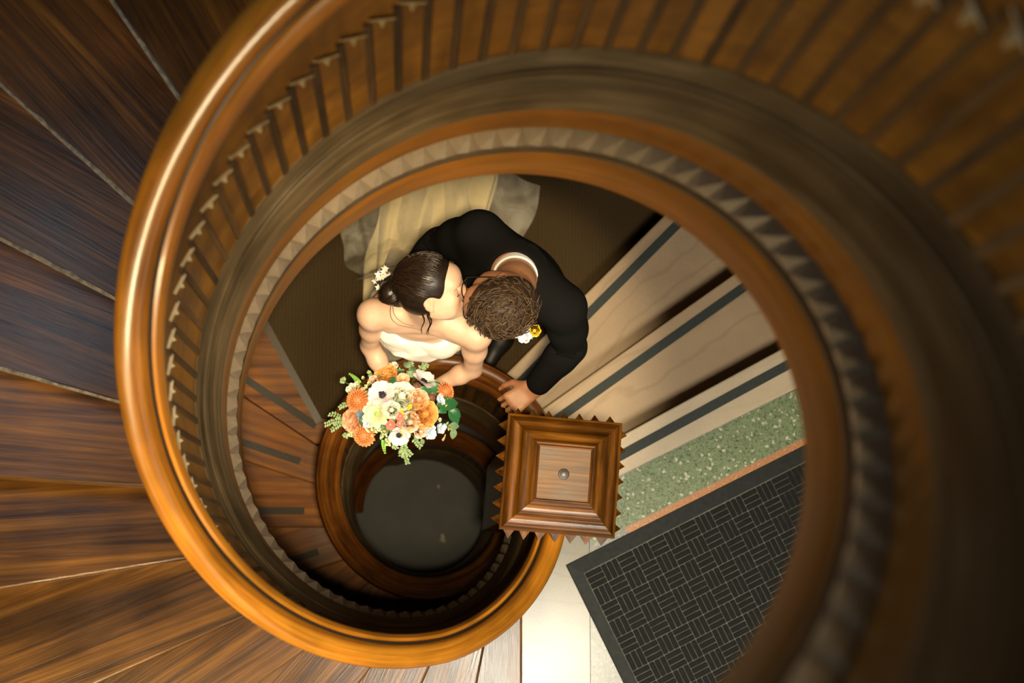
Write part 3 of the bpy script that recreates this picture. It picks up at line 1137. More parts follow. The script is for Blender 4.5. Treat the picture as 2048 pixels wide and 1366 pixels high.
def skin_mat(name, col, red):
    m, nt, b = new_mat(name)
    v = coords(nt, 'Object', (1, 1, 1))
    n = noise(nt, v, 18, 4, 0.6)
    n2 = noise(nt, v, 400, 2, 0.6)
    lnk(nt, ramp(nt, n, [(0.3, red), (0.65, col)]), b.inputs['Base Color'])
    b.inputs['Roughness'].default_value = 0.48
    b.inputs['Subsurface Weight'].default_value = 0.12
    b.inputs['Subsurface Radius'].default_value = (0.010, 0.004, 0.002)
    b.inputs['Subsurface Scale'].default_value = 1.0
    bump(nt, b, n2, 0.08, 0.0008)
    return m


def fabric(name, col, rough=0.85, var=0.12, scale=500, sheen=0.2, bstr=0.2, fold=0.0, spec=0.3):
    m, nt, b = new_mat(name)
    v = coords(nt, 'Object', (1, 1, 1))
    n = noise(nt, v, scale, 2, 0.6)
    lnk(nt, ramp(nt, n, [(0.3, [c * (1 - var) for c in col]), (0.7, [min(1, c * (1 + var)) for c in col])]), b.inputs['Base Color'])
    b.inputs['Roughness'].default_value = rough
    b.inputs['Sheen Weight'].default_value = sheen
    b.inputs['Specular IOR Level'].default_value = spec
    if fold:
        n2 = noise(nt, v, 9, 3, 0.5, 0.8)
        bump(nt, b, n2, fold, 0.02)
    else:
        bump(nt, b, n, bstr, 0.001)
    return m


def hair_mat(name, c0, c1, rough=0.35, rnd=False):
    m, nt, b = new_mat(name)
    if rnd:
        geo = nt.nodes.new('ShaderNodeNewGeometry')
        c = ramp(nt, geo.outputs['Random Per Island'], [(0.0, c0), (1.0, c1)])
    else:
        c = ramp(nt, noise(nt, coords(nt, 'Object', (1, 1, 1)), 60, 3, 0.6), [(0.3, c0), (0.7, c1)])
    lnk(nt, c, b.inputs['Base Color'])
    b.inputs['Roughness'].default_value = rough
    b.inputs['Specular IOR Level'].default_value = 0.45
    return m


M['skin_b'] = skin_mat('skin_fair', (0.70, 0.46, 0.31), (0.66, 0.38, 0.235))
M['skin_g'] = skin_mat('skin_ruddy', (0.50, 0.25, 0.13), (0.40, 0.15, 0.07))
M['satin'] = fabric('ivory_satin', (0.78, 0.74, 0.63), 0.38, 0.04, 300, 0.1, 0.05, spec=0.5)
M['gown'] = fabric('ivory_gown', (0.72, 0.60, 0.35), 0.55, 0.05, 14, 0.25, fold=0.25, spec=0.35)
M['suit'] = fabric('black_wool', (0.0075, 0.0072, 0.0068), 0.95, 0.35, 700, 0.0, fold=0.0, spec=0.06)
M['shirt'] = fabric('white_cotton', (0.78, 0.78, 0.75), 0.8, 0.04, 500)
M['shoe'] = plain('black_leather', (0.008, 0.007, 0.006), 0.5, var=0.2)
M['hair_b'] = hair_mat('dark_brown_hair', (0.010, 0.0055, 0.003), (0.030, 0.016, 0.008), 0.3, True)
M['hair_bb'] = hair_mat('dark_brown_hair_cap', (0.010, 0.0055, 0.003), (0.020, 0.011, 0.006), 0.38)
M['hair_g'] = hair_mat('curly_brown_hair', (0.016, 0.008, 0.0035), (0.085, 0.046, 0.019), 0.42, True)
M['hair_gb'] = hair_mat('curly_brown_hair_cap', (0.022, 0.012, 0.006), (0.05, 0.028, 0.013), 0.6)
M['lip'] = plain('lip', (0.45, 0.14, 0.11), 0.35, var=0.1)
M['brow'] = plain('brow_hair', (0.035, 0.02, 0.011), 0.6)
M['frame'] = plain('black_spectacle_frame', (0.01, 0.01, 0.011), 0.25)
M['lace'] = plain('white_lace', (0.75, 0.72, 0.62), 0.8, var=0.1)


def tulle_mat():
    m, nt, b = new_mat('ivory_tulle')
    b.inputs['Base Color'].default_value = (0.78, 0.72, 0.58, 1)
    b.inputs['Roughness'].default_value = 0.8
    t = nt.nodes.new('ShaderNodeBsdfTransparent')
    mx = nt.nodes.new('ShaderNodeMixShader')
    n = noise(nt, coords(nt, 'Object', (1, 1, 1)), 7, 3, 0.6, 1.0)
    r = ramp(nt, n, [(0.35, (0.14, 0.14, 0.14)), (0.7, (0.42, 0.42, 0.42))])
    lnk(nt, r, mx.inputs[0])
    lnk(nt, t.outputs[0], mx.inputs[1])
    lnk(nt, b.outputs[0], mx.inputs[2])
    lnk(nt, mx.outputs[0], nt.nodes['Material Output'].inputs[0])
    return m


M['tulle'] = tulle_mat()


def grid_mesh(name, fn, nu, nv, mat, closed_u=False, smooth=True, thick=0.0):
    V, F, U = [], [], []
    for j in range(nv + 1):
        for i in range(nu + (0 if closed_u else 1)):
            V.append(fn(i / nu, j / nv))
            U.append((i / nu, j / nv))
    w = nu if closed_u else nu + 1
    for j in range(nv):
        for i in range(nu):
            i2 = (i + 1) % w if closed_u else i + 1
            F.append((j * w + i, j * w + i2, (j + 1) * w + i2, (j + 1) * w + i))
    me = mesh(name, V, F, mat, smooth, U)
    if thick:
        bm = bmesh.new()
        bm.from_mesh(me)
        bmesh.ops.recalc_face_normals(bm, faces=bm.faces)
        bmesh.ops.solidify(bm, geom=bm.faces[:], thickness=thick)
        bm.to_mesh(me)
        bm.free()
        me.polygons.foreach_set('use_smooth', [True] * len(me.polygons))
    return me


# ------------------------------------------------------------------ BRIDE
ZF = ZL + 0.009
bride = thing('person', 'dark-haired person in white strapless gown kissing while holding a flower bouquet', 'person', (0.03, 0.53, ZF))
HB = np.array((0.050, 0.507, 1.000))
RB = frame((0.95, 0.05, 0.20), (-0.15, 0.72, 0.66))
B_SH_R, B_SH_L = (-0.137, 0.462, 0.800), (0.190, 0.402, 0.805)      # her right is at -x
B_EL_R, B_EL_L = (-0.152, 0.400, 0.560), (0.190, 0.322, 0.580)
B_WR_R, B_WR_L = (-0.075, 0.262, 0.480), (0.068, 0.275, 0.480)


def bride_torso(F, g=0.0, k=0.03):
    F.ell((0.005, 0.565, 0.36), (0.165 + g, 0.120 + g, 0.13 + g), None, k)
    F.ell((0.010, 0.535, 0.52), (0.122 + g, 0.094 + g, 0.13 + g), None, k)
    F.ell((0.020, 0.480, 0.665), (0.132 + g, 0.094 + g, 0.12 + g), None, k)
    F.ell((0.025, 0.468, 0.755), (0.128 + g, 0.078 + g, 0.075 + g), None, k)
    for sx, sy in ((-0.045, 0.412), (0.080, 0.397)):
        F.ell((sx, sy, 0.660), (0.056 + g, 0.046 + g, 0.056 + g), None, 0.035)


fb = Field((-0.25, 0.15, ZF - 0.01), (0.28, 0.75, 1.16), 0.0045)
bride_torso(fb)
# trapezius, collar and neck
fb.chain([(B_SH_R, 0.050), ((-0.07, 0.462, 0.822), 0.044), ((0.03, 0.468, 0.845), 0.046)], 0.035)
fb.chain([(B_SH_L, 0.050), ((0.13, 0.425, 0.825), 0.044), ((0.03, 0.468, 0.845), 0.046)], 0.035)
fb.chain([((0.030, 0.468, 0.825), 0.056), ((0.030, 0.474, 0.905), 0.049), ((0.033, 0.470, 0.955), 0.05)], 0.03)
fb.chain([((-0.085, 0.418, 0.792), 0.012), ((0.010, 0.420, 0.815), 0.011)], 0.025)
fb.chain([((0.140, 0.385, 0.795), 0.012), ((0.055, 0.412, 0.815), 0.011)], 0.025)
for S_, E_, W_ in ((B_SH_R, B_EL_R, B_WR_R), (B_SH_L, B_EL_L, B_WR_L)):
    fb.chain([(S_, 0.044), (tuple((np.array(S_) * 0.55 + np.array(E_) * 0.45)), 0.037), (E_, 0.030)], 0.025)
    m_ = tuple(np.array(E_) * 0.68 + np.array(W_) * 0.32)
    fb.chain([(E_, 0.030), (m_, 0.031), (W_, 0.021)], 0.02)
hand_field(fb, B_WR_R, (0.62, -0.72, -0.1), (-0.72, -0.62, 0.2), 0.92, (0.75, 0.9, 0.6), 1)
hand_field(fb, B_WR_L, (-0.55, -0.80, -0.1), (0.80, -0.52, 0.2), 0.92, (0.75, 0.9, 0.6), -1)
for sx in (-0.075, 0.085):
    fb.chain([((sx, 0.57, 0.30), 0.088), ((sx * 0.9, 0.575, -0.06), 0.056), ((sx * 0.85, 0.58, -0.17), 0.052), ((sx * 0.8, 0.59, -0.42), 0.036)], 0.03)
    fb.chain([((sx * 0.8, 0.60, -0.46), 0.034), ((sx * 0.8, 0.50, -0.478), 0.024)], 0.02)
PB = head_field(fb, HB, RB, 0.98)
obj('body', fb.surface('body', M['skin_b']), bride)

# bodice: satin shell below a dipped neckline
fd = Field((-0.22, 0.28, 0.28), (0.27, 0.75, 0.80), 0.0045)
bride_torso(fd, 0.009)


def neckline(p):
    x, y, z = p[..., 0], p[..., 1], p[..., 2]
    return z - (0.728 - 0.016 * np.exp(-((x - 0.02) / 0.05) ** 2))


fd.fn(neckline, 0.006)
fd.fn(lambda p: 0.36 - p[..., 2], 0.006)
obj('bodice', fd.surface('bodice', M['satin']), bride)


# folded satin cuff across the top of the bodice, with a loose pointed edge
def cuff(u, v):
    a = R_(-222 + 264 * u)
    front = max(0.0, -math.sin(a))
    cx, cy = 0.020, 0.470 - 0.030 * v
    sx = 0.142 + 0.012 * v
    sy = 0.076 + 0.026 * v
    ripple = 0.016 * math.sin(5 * a + 5 * v) * v + 0.013 * math.sin(9 * a - 6 * v + 1.3) * math.sin(PI * v) + 0.010 * math.sin(17 * a + 3 + 4 * v) * v
    fold = abs(math.sin(2.6 * a + 4.0 * v + 0.5)) ** 0.6 * 0.030 * math.sin(PI * min(1, v * 1.1)) + abs(math.sin(4.3 * a - 5.0 * v)) ** 0.6 * 0.022 * v
    r = 1.0 + 0.06 * math.sin(PI * min(1, v * 1.3)) + ripple * 1.6 + fold
    z = 0.736 - 0.016 * front * math.exp(-((math.cos(a)) / 0.35) ** 2) - v * (0.075 + 0.020 * front + 0.018 * math.sin(4 * a + 0.6)) + 0.016 * math.sin(PI * v)
    z += 0.012 * math.sin(7 * a + 9 * v) * v
    # the two ends stand out as folded corners
    cor = math.exp(-((u - 0.13) / 0.04) ** 2) + math.exp(-((u - 0.86) / 0.04) ** 2)
    r += 0.13 * cor * v
    return (cx + sx * r * math.cos(a), cy + sy * r * math.sin(a), z)


obj('cuff', grid_mesh('cuff', cuff, 110, 16, M['satin'], thick=0.002), bride)


# skirt: full ivory gown with a train spreading behind
def skirt(u, v):
    a = 2 * PI * u
    t = v
    back = max(0.0, math.sin(a))
    z = 0.55 - (0.55 - ZF - 0.004) * min(1, t / 0.72)
    tt = min(1, t / 0.72)
    rx = 0.138 + 0.058 * math.sin(2.2 * tt)
    ry = 0.105 + 0.055 * tt ** 0.6
    cx, cy = 0.004 - 0.012 * tt, 0.535 + 0.04 * tt - 0.03 * math.sin(PI * tt)
    fold = (0.006 + 0.030 * tt) * (math.sin(9 * a + 0.7) * 0.6 + math.sin(15 * a + 2.2 * tt) * 0.4) * (0.35 + 0.65 * back)
    x = cx + (rx + fold) * math.cos(a)
    y = cy + (ry + fold) * math.sin(a)
    spread = tt ** 1.8
    x += back * spread * (0.06 + 0.08 * math.cos(a))
    y += back ** 0.8 * spread * 0.26
    if t > 0.72:
        q = (t - 0.72) / 0.28
        y += q * back ** 0.7 * 0.50
        x += q * back * (0.10 + 0.10 * math.cos(a))
        z = ZF + 0.006 + 0.05 * back * (1 - q) + (0.018 + 0.03 * back * (1 - q)) * (0.5 + 0.5 * math.sin(11 * a + 3 * q)) * back
    else:
        z += back * 0.06 * tt ** 3 * 0.9
    return (x, y, z)


obj('skirt', grid_mesh('skirt', skirt, 150, 70, M['gown'], True, thick=0.002), bride)


def veil(u, v):
    s = u - 0.5
    path = [(0.0, (-0.065, 0.570, 0.955, 0.05)), (0.12, (-0.10, 0.60, 0.80, 0.10)), (0.35, (-0.085, 0.70, 0.35, 0.26)), (0.6, (0.0, 0.88, -0.20, 0.44)), (0.78, (0.06, 1.05, -0.44, 0.72)), (1.0, (0.10, 1.42, -0.485, 0.86))]
    c = [lerp_tab(v, [(p[0], p[1][k]) for p in path]) for k in range(4)]
    w = c[3]
    fold = 0.016 * math.sin(26 * s + 5 * v) + 0.010 * math.sin(57 * s + 2 + 9 * v)
    bowl = 0.9 * s * s * w
    x = c[0] + s * w + 0.012 * math.sin(31 * v + 9 * s)
    y = c[1] - bowl * 0.5 * (1 - v) - abs(s) * 0.35 * v ** 2
    z = c[2] + fold * (0.5 + v) * 0.9 - bowl * 0.4
    return (x, y, max(z, ZF + 0.012 + 0.010 * (1 + math.sin(40 * s + 13 * v))))


obj('veil', grid_mesh('veil', veil, 90, 60, M['tulle']), bride)

# eyebrows, lashes and lips
for sgn in (-1, 1):
    pts = [PB(0.083 - 0.0045 * q * q * 1.2, sgn * (0.012 + 0.0095 * q), 0.0305 + 0.0035 * math.sin(q * 0.9)) for q in range(5)]
    v, f = tube_vf(pts, [0.0024, 0.0034, 0.0032, 0.0024, 0.0010], 6)
    obj('eyebrow', mesh('eyebrow', v, f, M['brow'], True), bride)
    parts = []
    for q in range(13):
        a = -1.2 + 2.4 * q / 12
        p0 = PB(0.0770 - 0.007 * (1 - math.cos(a)), sgn * 0.031 + 0.0135 * math.sin(a), -0.0005 - 0.002 * math.cos(a))
        p1 = PB(0.0850 - 0.007 * (1 - math.cos(a)), sgn * 0.031 + 0.0175 * math.sin(a), -0.0050 - 0.003 * math.cos(a))
        parts.append(tube_vf([p0, (np.array(p0) + p1) / 2 + RB @ np.array((0.0006, 0, -0.0012)), p1], [0.0011, 0.0009, 0.0003], 4))
    v, f = join_vf(parts)
    obj('eyelashes', mesh('eyelashes', v, f, M['brow']), bride)
parts = []
for zc, w in ((-0.0425, 0.0205), (-0.0525, 0.0185)):
    pts = [PB(0.0975 - 0.009 * q * q, w * q, zc + 0.002 * (1 - q * q)) for q in (-1, -0.6, -0.2, 0.2, 0.6, 1)]
    parts.append(tube_vf(pts, [0.0012, 0.0034, 0.0042, 0.0042, 0.0034, 0.0012], 8))
v, f = join_vf(parts)
obj('lips', mesh('lips', v, f, M['lip'], True), bride)

# hair: smooth cap swept back to a low bun
fh = Field(HB - 0.19, HB + 0.19, 0.004)
Eh = lambda x, y, z, a, b, d, k=0.02, op='add': fh.ell(PB(x, y, z), (a * 0.98, b * 0.98, d * 0.98), RB, k, op)
Eh(-0.020, 0, 0.033, 0.099, 0.083, 0.091)
Eh(-0.045, 0, -0.005, 0.070, 0.072, 0.075, 0.03)
Eh(0.100, 0, -0.040, 0.088, 0.10, 0.112, 0.012, 'sub')           # face opening
for sgn in (-1, 1):
    Eh(0.006, sgn * 0.086, -0.022, 0.034, 0.026, 0.042, 0.008, 'sub')
Eh(-0.137, 0.000, 0.000, 0.034, 0.042, 0.040, 0.010)
Eh(-0.118, 0.016, -0.030, 0.030, 0.034, 0.030, 0.014)
obj('hair', fh.surface('hair', M['hair_bb']), bride)
parts = []
BUN = (-0.134, 0.000, 0.000)


def on_cap(p, lift):
    q = np.array(p) - np.array((-0.020, 0, 0.033))
    e = np.array((0.099, 0.083, 0.091)) + lift
    return np.array((-0.020, 0, 0.033)) + q / np.sqrt(((q / e) ** 2).sum())


for i in range(700):
    a = nrg.uniform(-1.0, 1.0)
    # start along the hairline: temple, forehead, temple
    th = a * 2.0
    st = np.array((0.050 - 0.055 * (abs(a) ** 2), 0.080 * math.sin(th * 0.78), 0.098 * math.cos(th * 0.78) + 0.020)) + nrg.normal(0, 0.004, 3)
    dd = nrg.uniform(0.0, 0.65)
    en = np.array(BUN) + nrg.normal(0, 0.012, 3)
    st = st * (1 - dd) + (en + np.array((0, 0, 0.05))) * dd
    lift = nrg.uniform(0.0005, 0.0045)
    pts = []
    for q in range(9):
        t = q / 8
        p = st * (1 - t) + en * t + np.array((0, 0, 0.03)) * math.sin(PI * t)
        pts.append(PB(*(on_cap(p, lift) * (1 - t ** 4) + en * t ** 4)))
    parts.append(tube_vf(pts, [0.0008] + [0.0014] * 7 + [0.0007], 4, False))
for i in range(120):
    ph0, tilt = nrg.uniform(0, 6.28), nrg.uniform(-0.8, 0.8)
    r = nrg.uniform(0.036, 0.044)
    pts = []
    for q in range(12):
        t = ph0 + q * 0.33
        p = np.array(BUN) + np.array((r * 0.95 * math.cos(t), r * 1.08 * math.sin(t) * math.cos(tilt), r * math.sin(t) * math.sin(tilt) + 0.018 * tilt + 0.012 * math.cos(t)))
        pts.append(PB(*p))
    parts.append(tube_vf(pts, [0.0006] + [0.0015] * 10 + [0.0005], 4, False))
# loose tendrils by the ear and over the shoulder
for s_, y0 in ((-1, -0.074), (-1, -0.070), (-1, -0.078), (1, 0.074)):
    p = np.array(PB(-0.018 + rng.uniform(-0.02, 0.01), y0, -0.028))
    pts = [p]
    for q in range(9):
        p = p + np.array((0.004 * math.sin(q * 0.9 + y0 * 90), -0.006 * (1 if s_ < 0 else -0.5), -0.013))
        pts.append(p)
    for dx in (-0.002, 0.0, 0.0022):
        parts.append(tube_vf([q_ + np.array((dx * (1 - i_ / 12), dx * 0.4, 0)) for i_, q_ in enumerate(pts)], [0.0012] * 4 + [0.0009] * 4 + [0.0006, 0.0003], 4, False))
def catmull(P, n=8):
    P = [np.array(p, float) for p in P]
    P = [2 * P[0] - P[1]] + P + [2 * P[-1] - P[-2]]
    out = []
    for i in range(1, len(P) - 2):
        for q in range(n):
            t = q / n
            out.append(0.5 * (2 * P[i] + (P[i + 1] - P[i - 1]) * t + (2 * P[i - 1] - 5 * P[i] + 4 * P[i + 1] - P[i + 2]) * t * t + (3 * P[i] - P[i - 1] - 3 * P[i + 1] + P[i + 2]) * t ** 3))
    return out + [P[-2]]


p0 = np.array(PB(-0.125, -0.03, -0.03))
for loop in ([p0, (-0.080, 0.475, 0.905), (-0.080, 0.440, 0.880), (-0.058, 0.418, 0.872), (-0.020, 0.410, 0.868), (0.018, 0.402, 0.862)],
             [p0, (-0.074, 0.478, 0.912), (-0.070, 0.448, 0.890), (-0.045, 0.424, 0.878), (-0.010, 0.414, 0.872)]):
    L_ = catmull(loop)
    parts.append(tube_vf(L_, [0.0012 * (1 - 0.7 * q / len(L_)) for q in range(len(L_))], 4, False))
v, f = join_vf(parts)
obj('hair_strands', mesh('hair_strands', v, f, M['hair_b'], True), bride)
# lace blossoms tucked beside the bun
parts = []
for i in range(14):
    c = np.array((-0.112, 0.560, 0.935)) + nrg.normal(0, 1, 3) * np.array((0.012, 0.016, 0.010))
    n = nrg.normal(0, 0.5, 3) + np.array((0, -0.2, 1))
    Rf = frame(np.cross(n, (0.3, 1, 0.2)), n)
    V, F = [tuple(c)], []
    for k in range(10):
        rr = 0.012 if k % 2 == 0 else 0.006
        V.append(tuple(c + Rf @ np.array((rr * math.cos(k * PI / 5), rr * math.sin(k * PI / 5), 0.002 * (k % 2 == 0)))))
    F = [(0, 1 + k, 1 + (k + 1) % 10) for k in range(10)]
    obj('lace_flower', mesh('lace_flower', V, F, M['lace']), bride)

# ------------------------------------------------------------------ GROOM
groom = thing('person', 'curly-haired person in black suit and glasses leaning in to kiss, hand on handrail', 'person', (0.30, 0.66, ZF))
HG = np.array((0.247, 0.462, 1.060))
RG = frame((-0.92, 0.12, -0.34), (-0.28, -0.56, 0.78))
G_SH_L, G_SH_R = (0.478, 0.490, 0.795), (0.190, 0.735, 0.800)
G_EL_L, G_EL_R = (0.515, 0.400, 0.575), (0.075, 0.735, 0.610)
G_WR_L, G_WR_R = (0.405, 0.272, 0.497), (-0.035, 0.640, 0.54)


def groom_torso(F, g=0.0):
    F.ell((0.315, 0.690, 0.33), (0.150 + g, 0.120 + g, 0.15 + g), None, 0.04)
    R3 = frame((-0.50, -0.86, 0), (0, 0, 1))
    F.ell((0.315, 0.655, 0.52), (0.115 + g, 0.155 + g, 0.16 + g), R3, 0.05)
    F.ell((0.315, 0.605, 0.690), (0.122 + g, 0.178 + g, 0.15 + g), R3, 0.05)
    F.chain([((G_SH_R[0] + 0.02, G_SH_R[1] - 0.01, 0.800), 0.062 + g), ((0.315, 0.605, 0.835), 0.070 + g), ((G_SH_L[0] - 0.02, G_SH_L[1] + 0.01, 0.800), 0.062 + g)], 0.05)


def groom_arm(F, S_, E_, W_, g=0.0, cut=1.0):
    F.chain([(S_, 0.056 + g), (tuple(np.array(S_) * 0.5 + np.array(E_) * 0.5), 0.050 + g), (E_, 0.044 + g)], 0.03)
    W2 = tuple(np.array(E_) + (np.array(W_) - np.array(E_)) * cut)
    F.chain([(E_, 0.044 + g), (tuple(np.array(E_) * 0.7 + np.array(W2) * 0.3), 0.042 + g), (W2, (0.029 if cut == 1.0 else 0.031) + g)], 0.02)


fg = Field((-0.20, 0.10, ZF + 0.0), (0.62, 0.95, 1.22), 0.005)
groom_torso(fg)
groom_arm(fg, G_SH_L, G_EL_L, G_WR_L)
groom_arm(fg, G_SH_R, G_EL_R, G_WR_R)
hand_field(fg, G_WR_L, (-0.80, -0.56, -0.16), (-0.05, -0.12, 1.0), 1.08, (0.75, 1.0, 0.7), 1, 0.04)
hand_field(fg, G_WR_R, (-0.75, -0.45, -0.1), (-0.45, 0.75, 0.2), 1.04, (0.25, 0.3, 0.25), 1, 0.08)
PG = head_field(fg, HG, RG, 1.06, False)
nb = np.array((0.312, 0.592, 0.860))
nt_ = np.array(PG(-0.030, 0, -0.045))
fg.chain([(tuple(nb), 0.068), (tuple(nb * 0.5 + nt_ * 0.5), 0.060), (tuple(nt_), 0.060)], 0.03)
for hx, hy, kx, ky, ax, ay in ((0.245, 0.740, 0.205, 0.735, 0.205, 0.785), (0.390, 0.670, 0.400, 0.640, 0.405, 0.690)):
    fg.chain([((hx, hy, 0.30), 0.092), ((kx, ky, -0.05), 0.062), ((kx, ky, -0.14), 0.056), ((ax, ay, -0.44), 0.038)], 0.03)
    fg.chain([((ax, ay, -0.47), 0.038), ((ax - 0.06, ay - 0.11, -0.485), 0.028)], 0.02)
obj('body', fg.surface('body', M['skin_g']), groom)

fj = Field((-0.16, 0.18, 0.08), (0.64, 0.98, 1.0), 0.0055)
groom_torso(fj, 0.016)
groom_arm(fj, G_SH_L, G_EL_L, G_WR_L, 0.013, 0.88)
groom_arm(fj, G_SH_R, G_EL_R, G_WR_R, 0.013, 0.88)
R3 = frame((-0.50, -0.86, 0), (0, 0, 1))
fj.ell((0.318, 0.685, 0.24), (0.160, 0.182, 0.20), R3, 0.05)
fj.fn(lambda p: 0.13 - p[..., 2], 0.01)
# jacket collar rolls up round the neck
for q in range(7):
    a0, a1 = R_(-35 + q * 30), R_(-35 + (q + 1) * 30)
    c = nb + np.array((0.004, 0.008, 0.0))
    P0 = c + np.array((0.083 * math.cos(a0), 0.080 * math.sin(a0), 0.000 + 0.016 * max(0, math.sin(a0))))
    P1 = c + np.array((0.083 * math.cos(a1), 0.080 * math.sin(a1), 0.000 + 0.016 * max(0, math.sin(a1))))
    fj.cap(P0, P1, 0.015, 0.015, 0.012)
# neck and shirt-front opening
fj.cap(tuple(nb + np.array((0, 0, -0.04))), tuple(nb + np.array((-0.03, -0.05, 0.16))), 0.070, 0.085, 0.006, 'sub')
fj.cap((0.225, 0.500, 0.86), (0.235, 0.520, 0.64), 0.050, 0.012, 0.006, 'sub')
# creases at elbow and back
def crease(p):
    return 0
for ctr, ax_, n in ((G_EL_L, np.array(G_WR_L) - np.array(G_EL_L), 3), (G_EL_R, np.array(G_WR_R) - np.array(G_EL_R), 3)):
    axn = ax_ / np.linalg.norm(ax_)
    side = np.cross(axn, (0, 0, 1))
    side /= np.linalg.norm(side)
    for q in range(n):
        c = np.array(ctr) + axn * (-0.03 + 0.035 * q) + np.array((0, 0, 0.058))
        fj.cap(c - side * 0.05, c + side * 0.05 + axn * 0.02, 0.004, 0.003, 0.014, 'sub')
obj('jacket', fj.surface('jacket', M['suit'], 3), groom)
# lapels: two folded flaps down the front
for sgn in (-1, 1):
    side = np.array((0.86, -0.50, 0)) * sgn          # along the shoulder line, +1 is his left
    fw = np.array((-0.50, -0.86, 0))

    def lap(u, v):
        top = nb + side * 0.055 + fw * 0.045 + np.array((0, 0, 0.004))
        bot = np.array((0.260, 0.515, 0.50)) + fw * 0.0 + side * 0.012
        w = 0.055 * math.sin(PI * min(1, 0.25 + v * 0.75)) * (1 - 0.2 * v)
        p = top * (1 - v) + bot * v + fw * (0.045 * math.sin(PI * v * 0.9) + 0.01) + side * (u * w)
        return tuple(p)
    obj('lapel', grid_mesh('lapel', lap, 6, 14, M['suit'], thick=0.003), groom)
ft = Field((0.02, 0.45, ZF), (0.58, 0.96, 0.40), 0.0065)
ft.ell((0.315, 0.690, 0.27), (0.165, 0.135, 0.14), None, 0.03)
for hx, hy, kx, ky, ax, ay in ((0.245, 0.740, 0.205, 0.735, 0.205, 0.785), (0.390, 0.670, 0.400, 0.640, 0.405, 0.690)):
    ft.chain([((hx, hy, 0.26), 0.106), ((kx, ky, -0.05), 0.080), ((ax, ay, -0.45), 0.068)], 0.03)
ft.fn(lambda p: ZF + 0.045 - p[..., 2], 0.004)
obj('trousers', ft.surface('trousers', M['suit']), groom)
fs = Field((0.05, 0.45, ZF - 0.005), (0.55, 0.95, -0.38), 0.005)
for ax, ay in ((0.205, 0.785), (0.405, 0.690)):
    fs.chain([((ax + 0.03, ay + 0.045, ZF + 0.045), 0.043), ((ax - 0.05, ay - 0.10, ZF + 0.040), 0.046), ((ax - 0.095, ay - 0.185, ZF + 0.030), 0.034)], 0.03)
fs.fn(lambda p: ZF + 0.001 - p[..., 2], 0.003)
me_s = fs.surface('shoes', M['shoe'])
obj('shoes', me_s, groom)
# shirt collar band, open ring round the back of the neck, and the cuff
axis = (nt_ - nb) / np.linalg.norm(nt_ - nb)
e1 = np.cross(axis, (0.0, 1.0, 0.1))
e1 /= np.linalg.norm(e1)
e2 = np.cross(axis, e1)


def collar(u, v):
    a = u * 2 * PI
    c = nb + axis * (0.012 + 0.034 * v)
    r = 0.0715 + 0.004 * (1 - v)
    return tuple(c + e1 * r * math.cos(a) + e2 * r * math.sin(a))


obj('shirt_collar', grid_mesh('shirt_collar', collar, 48, 5, M['shirt'], True, thick=0.006), groom)
fc = Field((0.30, 0.18, 0.40), (0.56, 0.45, 0.66), 0.004)
e_, w_ = np.array(G_EL_L), np.array(G_WR_L)
fc.cap(e_ + (w_ - e_) * 0.62, e_ + (w_ - e_) * 0.955, 0.040, 0.0375, 0.005)
ax_ = (w_ - e_) / np.linalg.norm(w_ - e_)
c_end = e_ + (w_ - e_) * 0.965
fc.fn(lambda p: (p - c_end.astype(np.float32)) @ ax_.astype(np.float32), 0.002)
obj('shirt_cuff', fc.surface('shirt_cuff', M['shirt']), groom)
# shirt front behind the lapels
def sfront(u, v):
    side = np.array((0.86, -0.50, 0))
    fw = np.array((-0.50, -0.86, 0))
    c = (nb + fw * 0.062 + np.array((0, 0, -0.005))) * (1 - v) + np.array((0.262, 0.520, 0.52)) * v
    return tuple(c + side * (u - 0.5) * 0.11 * (1 - 0.7 * v) + fw * (0.038 * math.sin(PI * v * 0.9) + 0.012 * math.cos((u - 0.5) * 3)))
obj('shirt_front', grid_mesh('shirt_front', sfront, 8, 12, M['shirt'], thick=0.002), groom)

